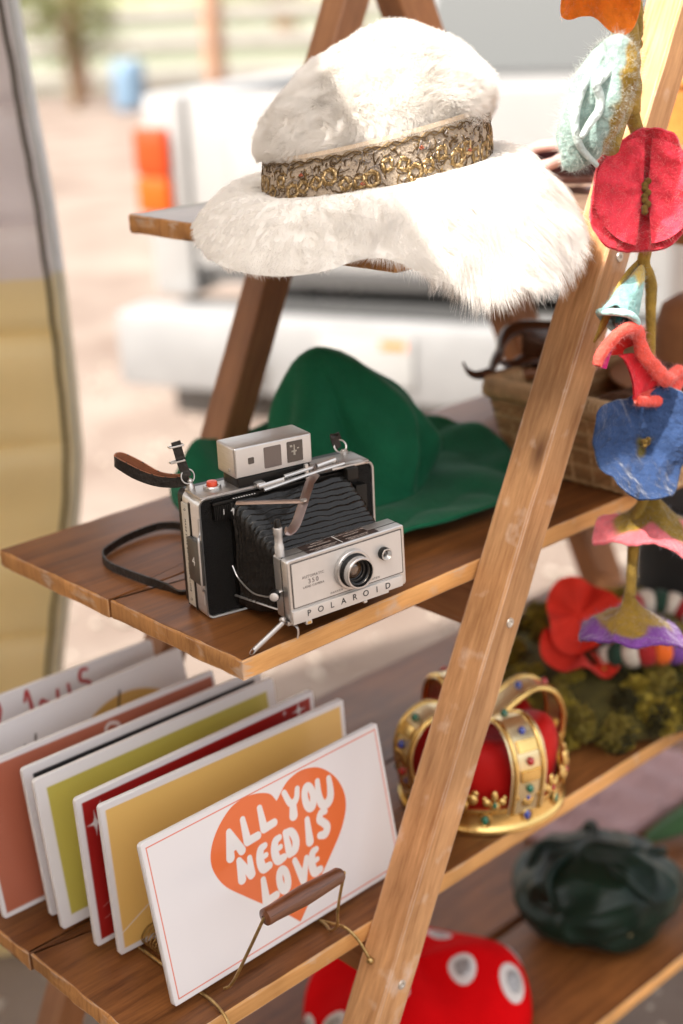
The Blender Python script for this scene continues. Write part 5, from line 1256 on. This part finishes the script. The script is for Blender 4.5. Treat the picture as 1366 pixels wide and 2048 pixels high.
def wreath():
    c = np.array([.742, .085, -.262]); t = thing('knitted_wreath', 'round knitted wreath in red, white, orange, purple and dark green lying on the moss hat', 'wreath', tuple(c))
    cols = [(.30, .01, .012), (.62, .55, .46), (.015, .05, .03), (.62, .55, .46), (.35, .012, .012), (.75, .13, .01), (.16, .05, .28), (.5, .04, .05), (.03, .22, .2), (.62, .55, .46), (.6, .05, .03)]
    n = 26
    for k in range(n):
        a0, a1 = 2*math.pi*k/n, 2*math.pi*(k+1.02)/n
        P = [(c[0]+.083*math.cos(a), c[1]+.066*math.sin(a), c[2]+.012*math.sin(2*a)) for a in np.linspace(a0, a1, 7)]
        mb = MB(); mb.tube(P, [.0150, .0172, .0180, .0182, .0180, .0172, .0150], 14); mb.build('band', mat('knit_%d' % (k % 11), cols[k % 11], .9, sheen=.3, bump=1, bscale=300), t, True, angle=0)
wreath()
def black_hat():
    c = np.array([.98, .16, -.343]); t = thing('black_hat', 'tall black felt hat at the far right behind the knitted wreath', 'hat', tuple(c))
    bf_ = mat('black_felt', (.012, .011, .010), .9)
    mb = MB(); mb.lathe([(.15, .002), (.152, .006), (.10, .012), (.098, .03), (.10, .19), (.098, .20), (0, .205)], Matrix.Translation(c), 48); mb.build('body', bf_, t, True)
    mb = MB(); mb.lathe([(.0995, .012), (.1015, .014), (.1015, .05), (.0995, .052)], Matrix.Translation(c), 48); mb.build('hat_band', mat('dark_satin', (.02, .018, .02), .35), t, True)
black_hat()

# ================================================================== BOTTOM SHELF: mushroom hat, dark velvet hat, greenery
def mushroom():
    c = np.array([.388, .184, -.7055]); t = thing('mushroom_hat', 'round red mushroom hat with white oval spots on the bottom shelf', 'hat', tuple(c), YAW-math.pi/2)
    red = mat('mushroom_red', (.60, .002, .004), .9, sheen=0, var=.12, vscale=14, spec=.06)
    def surf(u, a, off=0.0):
        ph = u*math.pi*.5; R = .148; r = R*math.sin(ph)**.92; z = .078*math.cos(ph)**.9+.004
        cr = .020*math.sin(3*a+1.3)*math.sin(ph*2)+.007*noise.noise(Vector((r*math.cos(a)*14, r*math.sin(a)*14, 1)))
        return np.array([(r+off*math.sin(ph))*math.cos(a), (r+off*math.sin(ph))*math.sin(a), z+cr+off*math.cos(ph)])
    V = np.array([[surf(i/39, 2*math.pi*j/100) for j in range(100)] for i in range(40)])
    und = np.array([[(r*math.cos(2*math.pi*j/100), r*math.sin(2*math.pi*j/100), .004+h) for j in range(100)] for r, h in ((.147, -.002), (.13, -.003), (.09, -.0035))])
    mb = MB(); mb.grid(V, closed_v=True); mb.grid(und, closed_v=True); mb.grid(np.stack([V[-1], und[0]]), closed_v=True); cap = mb.build('cap', red, t, angle=0)
    wm = mat('spot_white', (.62, .58, .56), .7, sheen=.2); gm = mat('spot_glitter', (.34, .33, .33), .4, metal=.4, var=.5, vscale=300)
    for u, a, s in ((.62, -.22, .030), (.60, -1.15, .026), (.83, -1.75, .031), (.45, 1.2, .022), (.78, .35, .026), (.82, -.75, .022), (.66, -2.55, .026), (.30, -2.0, .022), (.86, -2.35, .020), (.7, 1.8, .026), (.85, -2.9, .024), (.25, -.35, .02)):
        for nm, m_, k, off in (('spot', wm, 1.0, .0015), ('glitter', gm, .62, .0026)):
            cc = surf(u, a); mb = MB(); rows = []
            for q in (0, .5, .85, 1.0):
                rows.append([surf(u+q*s*k*math.cos(b)/.235, a+q*s*k*.78*math.sin(b)/(.148*math.sin(u*math.pi/2)), off*(1 if q < 1 else .3)) for b in np.linspace(0, 2*math.pi, 28)[:-1]])
            mb.grid(np.array(rows), closed_v=True); o = mb.build('spot' if nm == 'spot' else 'glitter', m_, cap if nm == 'spot' else last, angle=0)
            if nm == 'spot': last = o
mushroom()
def velvet_hat():
    c = np.array([.688, .128, -.7055]); t = thing('velvet_hat', 'crumpled dark green velvet hat on the right of the bottom shelf', 'hat', tuple(c), YAW-math.pi/2)
    vm = mat('dark_velvet', (.003, .007, .005), .36, sheen=.08, var=.5, vscale=18, color2=(.004, .020, .011), spec=.25)
    V = []
    for i in range(70):
        ph = math.pi*(i/69); row = []
        for j in range(140):
            a = 2*math.pi*j/140; x, y, z = math.sin(ph)*math.cos(a), math.sin(ph)*math.sin(a), math.cos(ph)
            q = noise.noise(Vector((x*1.6, y*1.6, z*1.6+4)))*.14+noise.noise(Vector((x*2.6+2, y*2.6, z*2.6)))*.06
            rid = (1-abs(noise.noise(Vector((x*1.8+7, y*1.8, z*1.8))))*2)**3*.05
            r = 1+q+rid; row.append((x*r*.118, y*r*.100, max(.001, .060+z*r*.066)))
        V.append(row)
    mb = MB(); mb.grid(np.array(V), closed_v=True); mb.f = [q[::-1] for q in mb.f]; b = mb.build('body', vm, t, angle=0)
    # soft pleats over the crown
    for k in range(13):
        a = -2.9+k*.45; p = []
        if k % 3: continue
        for s in np.linspace(.30, 1.25, 14):
            ph = s; x, y, z = math.sin(ph)*math.cos(a+s*.5), math.sin(ph)*math.sin(a+s*.5), math.cos(ph)
            q = noise.noise(Vector((x*1.6, y*1.6, z*1.6+4)))*.16+noise.noise(Vector((x*3.3+2, y*3.3, z*3.3)))*.11
            r = 1+q+.015; p.append((x*r*.118, y*r*.100, .060+z*r*.066))
        mb = MB(); mb.tube(spline(p, 30), np.sin(np.linspace(.2, 2.9, 30))*.009, 8, flat=(1, .7)); mb.build('pleat', vm, t, angle=0)
    mb = MB(); mb.sphere((.030, -.085, .048), .0075, 2, sc=(1, .6, 1.3)); mb.build('button', mat('dull_gold', (.28, .24, .13), .5, metal=.5), t)
velvet_hat()
def felt_leaf(name, label, cat, pts, w, m, kind=None, grp=None):
    t = thing(name, label, cat, tuple(pts[0]), 0, grp)
    C = spline(pts, 24); mb = MB(); V = []
    Tn = np.gradient(C, axis=0); Tn /= np.linalg.norm(Tn, axis=1)[:, None]; S_ = np.cross(Tn, [0, 0, 1]); S_ /= np.linalg.norm(S_, axis=1)[:, None]
    for i, s in enumerate(np.linspace(0, 1, 24)):
        ww = w*math.sin(math.pi*min(1, s*.92+.06))**.8; V.append([C[i]+S_[i]*ww*u+np.array([0, 0, -abs(u)*ww*.35]) for u in np.linspace(-1, 1, 9)])
    V = np.array(V); mb.grid(V); mb.grid((V-[0, 0, .003])[::-1]); mb.build('blade', m, t, True, angle=0); return t
gfelt = mat('leaf_green_felt', (.03, .085, .025), .85, sheen=.3, var=.2, vscale=30)
felt_leaf('felt_leaf', 'dark green felt leaf on the bottom shelf at the right edge', 'leaf', [(.90, .19, -.69), (.98, .15, -.655), (1.06, .10, -.64), (1.15, .06, -.66)], .035, gfelt)
def pale_cloth():
    c = np.array([.93, .27, -.7045]); t = thing('folded_cloth', 'folded dusty pink cloth on the bottom shelf behind the velvet hat', 'cloth', tuple(c)); V = []
    for i in range(36):
        V.append([(c[0]-.14+.36*i/35, c[1]-.05+.12*j/23, -.7045+.010+.012*abs(noise.noise(Vector((i*.18, j*.3, 2))))+.004*math.sin(i*.8)) for j in range(24)])
    V = np.array(V); mb = MB(); mb.grid(V); lo = V.copy(); lo[:, :, 2] = -.7045; mb.grid(lo[::-1]); mb.grid(np.stack([V[:, 0], lo[:, 0]])); mb.grid(np.stack([V[0], lo[0]])); mb.build('fold', mat('pink_cloth', (.38, .24, .24), .85, sheen=.2, var=.1), t, True, angle=60)
pale_cloth()
# white daisy spray and moss at the foot of the stand, lower left
def spray():
    c = np.array([.028, .47, -.76]); t = thing('flower_spray', 'white artificial blossoms with moss under the lower shelf at the bottom left', 'flowers', (c[0], c[1], GZ)); r = np.random.default_rng(8)
    wm = mat('blossom_white', (.60, .57, .55), .8, transl=.2); gm = mat('moss_c', (0, 0, 0)); pk = mat('blossom_pink', (.50, .42, .38), .8)
    mb = MB(); mb.tube(spline([(c[0], c[1], GZ), (c[0]+.02, c[1], -.9), (c[0], c[1], -.8)], 10), .006, 6); mb.build('stem', gm, t, True)
    for k in range(9):
        p = c+r.uniform(-1, 1, 3)*[.055, .03, .02]; mb = MB()
        for q in range(5):
            a = q*1.257+k; bm = ico(); mb.bm(bm, Matrix.Translation(p+np.array([math.cos(a), math.sin(a), .1])*.014) @ Matrix.Rotation(a, 4, 'Z') @ Matrix.Diagonal((.014, .009, .004, 1)))
        mb.build('blossom', wm if k % 3 else pk, t, True, angle=0)
    for k in range(8):
        p = c+np.array([.04, -.01, -.02])+r.uniform(-1, 1, 3)*[.06, .03, .02]; mb = MB(); mb.sphere(p, .016, 2); mb.build('moss_tuft', mat('moss_a', (0, 0, 0)), t, True, angle=0)
spray()
def amber_box():
    c = (1.085, .250, .3255); t = thing('wooden_box', 'orange brown wooden box on the top shelf at the right edge behind the near leg', 'box', c, .3)
    m = wood('amber_wood', (.42, .15, .03), (.66, .27, .06), rough=.4)
    for lo, hi, nm in (((-.09, -.07, 0), (.09, -.062, .075), 'side'), ((-.09, .062, 0), (.09, .07, .075), 'side'), ((-.09, -.0618, 0), (-.082, .0618, .075), 'end'), ((.082, -.0618, 0), (.09, .0618, .075), 'end'), ((-.094, -.074, .0755), (.094, .074, .085), 'lid')):
        mb = MB(); mb.box(lo, hi, bev=.0015); mb.build(nm, m, t)
amber_box()
# ================================================================== FELT FLOWER GARLAND on the near leg
def garland():
    t = thing('felt_flower_garland', 'garland of bright felted wool flowers on an olive vine hanging beside the near leg', 'garland', (.44, -.085, -.1))
    ol = mat('olive_felt', (.29, .185, .03), .95, sheen=.35, var=.35, vscale=60, bump=.9, bscale=240)
    def felt(name, c, c2=None): return mat(name, c, .92, sheen=.5, var=.22, vscale=70, bump=2.2, bscale=130, spec=.15)
    fz = mat('felt_fuzz_olive', (.42, .33, .12), .9, transl=.3)
    def vine(P, R, label=None):
        C = spline(P, 60); RR = np.interp(np.linspace(0, 1, 60), np.linspace(0, 1, len(R)), R)*(1+.10*vnoise(C, 90))
        mb = MB(); mb.tube(C, RR, 12); v = mb.build('vine', ol, t, True, angle=0, label=label)
        fur('fuzz', v, 900, .0035, .00008, fz, spread=1.2, clump=.2, parent=v, world=True, curl=.5, seed=len(P)); return v
    vine([(.411, -.078, .56), (.416, -.080, .52), (.423, -.080, .48), (.427, -.078, .45), (.433, -.076, .425)], [.0112, .0116, .0125, .0140, .0125])
    vine([(.433, -.076, .430), (.442, -.078, .414), (.449, -.080, .396), (.455, -.082, .38)], [.0095, .0068, .0058, .005])
    vine([(.461, -.085, .318), (.460, -.084, .300), (.456, -.083, .284), (.470, -.082, .262), (.4730, -.081, .234), (.4765, -.080, .196), (.4765, -.080, .150), (.474, -.082, .10)], [.0056, .0056, .0062, .0058, .0052, .0048, .0045, .0040])
    vine([(.478, -.080, .052), (.468, -.082, .034), (.454, -.084, .010), (.4495, -.085, -.025), (.4485, -.085, -.060)], [.0052, .0056, .0058, .0052, .0056])
    vine([(.436, -.078, .52), (.440, -.078, .497), (.436, -.076, .475)], [.007, .006, .004], )
    def flower(label, o, axis, up, R, depth, waves, cols, split=None, n=46, m=120, thick=.0022, fuzz=1500, squash=1.0, fold=.0, cup=1.6, seed=0, fl=.0045):
        """one felted flower: a waved cup of two layers, coloured by distance from the stem"""
        z = Vector(axis).normalized(); x = Vector(up).cross(z).normalized(); y = z.cross(x)
        Mx = Matrix((x, y, z)).transposed().to_4x4(); Mx.translation = Vector(o)
        V = np.zeros((n, m, 3)); Cc = np.zeros((n, m, 3)); ca = np.array(cols[0]); cb = np.array(cols[-1])
        for i in range(n):
            s = i/(n-1)
            for j in range(m):
                a = 2*math.pi*j/m; r = R*s*(1+sum(w[1]*math.sin(w[0]*a+w[2]) for w in waves)); zz = depth*s**cup+sum(w[3]*math.sin(w[0]*a+w[2]+w[4])*s**2 for w in waves)
                px, py = r*math.cos(a), r*math.sin(a)*squash
                nz = noise.noise(Vector((px*45+seed, py*45, zz*45)))*.0034+noise.noise(Vector((px*130+seed, py*130, 1)))*.0008
                zz -= fold*math.exp(-(px/(R*.16))**2)*(1 if s > .05 else 0)*s**.5
                V[i, j] = (px+nz, py+nz, zz+nz*1.4)
                if split:
                    k = split[0]+split[1]*math.sin(split[2]*a+split[3])+.10*noise.noise(Vector((px*60, py*60, 2)))
                    w = min(1, max(0, (s-k)/.10+.5)); Cc[i, j] = ca*(1-w)+cb*w
                else: Cc[i, j] = cb
        T = np.array(Mx)[:3, :3]; O = np.array(Mx.translation)
        A = V @ T.T+O; zt = np.array(z[:]); B = A-zt*thick*1.0; B[:, :, :] -= 0
        mb = MB(); mb.grid(A, closed_v=True); mb.grid(B[::-1], closed_v=True)
        rim = np.stack([A[-1], (A[-1]+B[-1])/2+(A[-1]-A[-3])/np.linalg.norm(A[-1]-A[-3], axis=1)[:, None]*thick*.5, B[-1]]); mb.grid(rim, closed_v=True)
        cc = np.concatenate([Cc.reshape(-1, 3), Cc[::-1].reshape(-1, 3), np.tile(Cc[-1], (3, 1, 1)).reshape(-1, 3)])
        f = mb.build('flower', mat('felt_colour', (.5, .5, .5), .92, sheen=.5, var=.22, vscale=70, bump=2.2, bscale=130, attr='col', spec=.15), t, True, angle=0, cols=cc, label=label)
        if fuzz: fur('fuzz', f, fuzz, fl, .00008, mat('fuzz_'+label.split()[0], tuple(min(.9, x*.7+.22) for x in cols[-1]), .9, transl=.3), spread=1.3, clump=.2, parent=f, world=True, curl=.5, seed=seed)
        return f, Mx
    toV = Vector(cam.location) if False else Vector((-.6862, -.884, .5422))
    def view(o): return (toV-Vector(o)).normalized()
    up = Vector((0, 0, 1)); rt = Vector(ar)
    # orange petal at the top
    o = (.372, -.088, .548); flower('orange felt flower at the top', o, view(o)*.5+Vector((-.2, 0, -.9)), up, .045, .020, [(5, .16, .4, .008, 1), (3, .10, 0, .006, 0)], [(.80, .22, .02), (.80, .20, .02)], seed=1, fuzz=900)
    o = (.452, -.070, .545); flower('magenta felt flower at the top', o, (.2, -.5, -.6), up, .022, .015, [(4, .15, 0, .004, 0)], [(.60, .05, .28), (.60, .05, .28)], seed=2, fuzz=300)
    # pale blue pouch flower, side on, with olive calyx
    pb = felt('pale_felt', (.52, .60, .58)); cen = np.array([.368, -.090, .4385]); X_ = ar; Y_ = np.array([0, 0, 1.]); Z_ = -bf
    fl_ = MB(); n, m = 60, 90; V = np.zeros((n, m, 3)); Cc = np.zeros((n, m, 3))
    for i in range(n):
        ph = math.pi*i/(n-1)
        for j in range(m):
            a = 2*math.pi*j/m; y = math.cos(ph); x = math.sin(ph)*math.cos(a); z = math.sin(ph)*math.sin(a)
            sh = .012*y+.010*(1-y*y)*0           # leans to the right at the top
            px = x*.0295+sh+.006*y; py = y*.0570; pz = z*.026
            q = -.0075*math.exp(-((px+.004-.010*math.sin(y*3.0))/.0045)**2)*(1 if z > 0 else 0)+.003*math.sin(y*9+x*4)
            nz = noise.noise(Vector((px*60, py*60, pz*60)))*.0022; p = cen+X_*(px+nz)+Y_*(py+nz)+Z_*(pz+q*(.6 if z > 0 else 0)+nz)
            V[i, j] = p; k = (px-.010+.25*(-py-.004)+.006*noise.noise(Vector((px*90, py*90, 0))))/.004+(-3.5 if -.048 < py < -.024 and px < .002 else 0)
            w = min(1, max(0, k+.5)); Cc[i, j] = np.array((.27, .37, .34))*(1-w)+np.array((.27, .165, .02))*w
    fl_.grid(V, closed_v=True); fl_.f = [q[::-1] for q in fl_.f]
    f = fl_.build('flower', mat('felt_colour', (.5, .5, .5), .92, sheen=.5, var=.22, vscale=70, bump=2.2, bscale=130, attr='col', spec=.15), t, True, angle=0, cols=Cc.reshape(-1, 3), label='pale blue felt bell with olive calyx')
    fur('fuzz', f, 3600, .006, .00008, mat('fuzz_pale', (.62, .66, .62), .9, transl=.3), spread=1.3, clump=.2, parent=f, world=True, curl=.5, seed=3)
    def lip(P, r, d=.024):
        C = np.array([np.array(p)+Z_*d for p in spline(P, 40)]); mb = MB(); mb.tube(C, r*np.sin(np.linspace(.4, 2.8, 40))**.5, 10, flat=(1, .8)); return mb.build('lip', pb, f, True, angle=0)
    lip([(.3905, -.09, .478), (.372, -.09, .474), (.3549, -.09, .4632), (.342, -.09, .448), (.3355, -.09, .4294), (.3385, -.09, .412), (.348, -.09, .400), (.3679, -.09, .3860)], .0042, .008)
    lip([(.3868, -.09, .4700), (.372, -.09, .4630), (.3600, -.09, .4560), (.3655, -.09, .4450), (.3640, -.09, .4340), (.352, -.09, .4250), (.340, -.09, .4140)], .0045, .0235)
    mb = MB(); mb.tube(spline([(.378, -.095, .4000), (.392, -.090, .412), (.408, -.084, .424), (.424, -.079, .434)], 16), np.linspace(.011, .0095, 16), 12); mb.build('calyx', ol, f, True, angle=0)
    # big coral red flower facing the viewer
    o = (.442, -.092, .352)
    f, Mx = flower('large coral red felt flower facing the viewer', o, view(o)+Vector((.10, 0, .05)), up, .0505, .017, [(5, .05, .9, .0055, .4), (3, .04, 2.2, .005, 0), (2, .05, .3, .0, 0)], [(.20, .010, .012), (.62, .035, .055)], split=(.16, .05, 3, 0), seed=4, fuzz=4200, squash=1.10, fold=.016, fl=.005, thick=.004)
    for k, (a, s) in enumerate(((3.10, 1.02), (.04, .98))):
        def pf(u, v, k=k, a=a):
            aa = a+(v/(2*math.pi)-.5)*3.06; r = .0445*s*u; z = .006+.020*u**1.1+.004*math.sin(5*aa+k)*u-.012*(abs(v/(2*math.pi)-.5)*2)**3*u
            return (Mx @ Vector((r*math.cos(aa)+(-.0022 if k == 0 else .0022), r*math.sin(aa)*1.08, z+noise.noise(Vector((r*55*math.cos(aa), r*55*math.sin(aa), k)))*.008*u+noise.noise(Vector((r*120*math.cos(aa), r*120*math.sin(aa), k)))*.0025*u)))[:]
        V = petal_surface(26, 60, pf); nrm = np.array((Mx.to_3x3() @ Vector((0, 0, 1)))[:]); mb = MB(); mb.grid(V); mb.grid((V-nrm*.0032)[::-1])
        mb.grid(np.stack([V[-1], V[-1]-nrm*.0032])); mb.grid(np.stack([V[:, 0], V[:, 0]-nrm*.0032])); mb.grid(np.stack([V[:, -1], V[:, -1]-nrm*.0032]))
        pe = mb.build('petal', felt('coral_felt', (.74, .055, .085)), f, True, angle=0)
        fur('fuzz', pe, 1500, .005, .00008, mat('fuzz_coral', (.85, .35, .33), .9, transl=.3), spread=1.3, clump=.2, parent=f, world=True, curl=.5, seed=30+k)
    mb = MB()
    for k in range(9): mb.sphere((Mx @ Vector((.0018*math.cos(k*2.1), .010-.0035*k, .0085+.0005*k)))[:], .0034, 2)
    mb.build('stamen', felt('brown_olive_felt', (.14, .085, .02)), f, True, angle=0)
    # teal bud with yellow top
    o = (.452, -.084, .279)
    f, Mx = flower('teal and yellow felt bud', o, Vector((0, 0, -1))-rt*.45+view(o)*.55, rt, .022, .058, [(2, .10, 0, .003, 0), (5, .05, 0, .003, 0)], [(.52, .38, .11), (.24, .44, .42)], split=(.50, .05, 3, 0), seed=5, fuzz=2200, squash=.80, cup=1.5, fl=.004, thick=.004)
    mb = MB(); mb.tube([(Mx @ Vector((.0235*math.cos(a), .0190*math.sin(a), .058+.003*math.sin(2*a)))) [:] for a in np.linspace(0, 6.28, 40)[:-1]], .0036, 8, closed=True); mb.build('lip', felt('teal_light_felt', (.45, .68, .66)), f, True, angle=0)
    mb = MB(); mb.tube([(Mx @ Vector((.006*q, .004*q, .030+.028*q)))[:] for q in np.linspace(0, 1, 6)], .006, 8); mb.build('throat', felt('teal_dark_felt', (.03, .16, .17)), f, True, angle=0)
    # side sepal, olive, hugging the leg
    mb = MB(); mb.tube(spline([(.452, -.080, .285), (.436, -.078, .272), (.420, -.074, .250), (.410, -.070, .228), (.400, -.068, .214)], 24), np.sin(np.linspace(.5, 2.9, 24))*.0060, 8, flat=(1, .45)); mb.build('sepal', ol, t, True, angle=0)
    # coral trumpet with rolled edge
    cor = felt('coral_light_felt', (.82, .105, .075))
    def at2(e): return np.array([e[0], -.092-(e[2] if len(e) > 2 else 0), e[1]])
    edge = [(.3736, .2002), (.3782, .2091), (.3869, .2201, .004), (.399, .229, .008), (.4128, .2304, .010), (.4259, .2233, .008), (.4324, .2113, .006), (.4402, .1982, .006), (.4529, .1853, .008), (.4671, .1728, .008), (.4825, .1643, .006), (.4962, .1667, .002), (.509, .1655), (.5114, .1566, -.002), (.4988, .1472, .002), (.4787, .1447, .004), (.4587, .1469, .002), (.439, .1513)]
    C = spline(np.array([at2(e) for e in edge]), 100); mb = MB(); mb.tube(C, np.interp(np.linspace(0, 1, 100), [0, .12, .3, .5, .7, .85, 1], [.0058, .0070, .0072, .0080, .0078, .0062, .005])*(1+.12*vnoise(C, 120)), 12, flat=(1, .75))
    lip = mb.build('flower', cor, t, True, angle=0, label='coral felt trumpet flower with a rolled edge')
    fur('fuzz', lip, 2600, .0035, .00008, mat('fuzz_coral', (0, 0, 0)), spread=1.3, clump=.2, parent=lip, world=True, curl=.5, seed=50)
    def web(A, B, c, name, bulge=.010):
        A = spline([at2(e) for e in A], 30); B = spline([at2(e) for e in B], 30); V = np.array([[A[i]*(1-u)+B[i]*u+np.array([.25, .7, -.1])*bulge*math.sin(math.pi*u) for i in range(30)] for u in np.linspace(0, 1, 12)])
        mb = MB(); mb.grid(V); mb.grid((V+[.001, .003, 0])[::-1]); return mb.build(name, c, lip, True, angle=0)
    web([(.3745, .1985, .004), (.380, .212, .004), (.391, .222, .004)], [(.383, .196, .004), (.388, .206, .004), (.398, .214, 0)], felt('magenta_felt', (.50, .03, .16)), 'side_petal', .004)
    web([(.399, .226, .004), (.4128, .228, .004), (.4245, .220, .004), (.431, .209, .002)], [(.398, .208, -.010), (.408, .202, -.014), (.417, .200, -.012), (.426, .200, -.008)], felt('coral_deep_felt', (.62, .025, .02)), 'throat')
    web([(.4145, .2008, -.004), (.424, .194, -.004), (.431, .180, -.002), (.434, .166), (.436, .154)], [(.4347, .2000), (.4474, .1850), (.4653, .1700), (.4808, .1600), (.4959, .160)], felt('coral_mid_felt', (.74, .035, .05)), 'lower_petal', .004)
    web([(.436, .156), (.450, .158), (.468, .158), (.484, .158), (.498, .160)], [(.439, .150), (.455, .147), (.475, .1455), (.490, .147), (.500, .150)], felt('coral_rim_felt', (.80, .12, .09)), 'lower_petal', .004)
    # blue flower facing the viewer
    o = (.452, -.092, .104)
    f, Mx = flower('dusty blue felt flower with a dark centre', o, view(o)+Vector((.40, 0, .02)), up, .056, .022, [(3, .09, .1, .013, .6), (5, .05, 1, .005, 0), (2, .07, .2, .010, .4)], [(.10, .08, .02), (.028, .055, .135)], split=(.11, .03, 3, 0), seed=6, fuzz=1800, fl=.0025, squash=.98, cup=1.2, thick=.0035)
    mb = MB()
    for k in range(6): mb.sphere((Mx @ Vector((.003*math.cos(k*2.1), .003*math.sin(k*2.6), .004+.001*k)))[:], .0030, 2)
    mb.build('stamen', felt('brown_olive_felt', (0, 0, 0)), f, True, angle=0)
    # pink bell under it, olive top
    o = (.482, -.086, .046); flower('dusty pink felt bell with olive top', o, Vector((-.10, 0, -1)), up, .058, .048, [(4, .08, .3, .006, .5), (7, .03, 0, .003, 0)], [(.21, .13, .02), (.58, .13, .15)], split=(.66, .10, 4, 1.0), seed=7, fuzz=1800, cup=.62, thick=.0035)
    # purple bell at the bottom
    o = (.4475, -.085, -.050); flower('purple and olive felt bell at the bottom', o, Vector((.02, 0, -1))+view((.4475, -.085, -.05))*.12, up, .0520, .052, [(2, .06, .3, .003, .5), (5, .03, 0, .003, 0)], [(.19, .115, .018), (.13, .04, .20)], split=(.72, .13, 3, 2.2), seed=8, fuzz=2200, cup=.50, thick=.0035)
    # olive curl of wool beside the stem
    mb = MB(); r = np.random.default_rng(4)
    for k in range(10): mb.sphere((.440+r.uniform(-.006, .006), -.076, .497+r.uniform(-.016, .016)), .005, 2)
    kn = mb.build('knot', ol, t, True, angle=0); fur('fuzz', kn, 700, .004, .00008, fz, spread=1.2, clump=.2, parent=kn, world=True, curl=.6, seed=77)
garland()
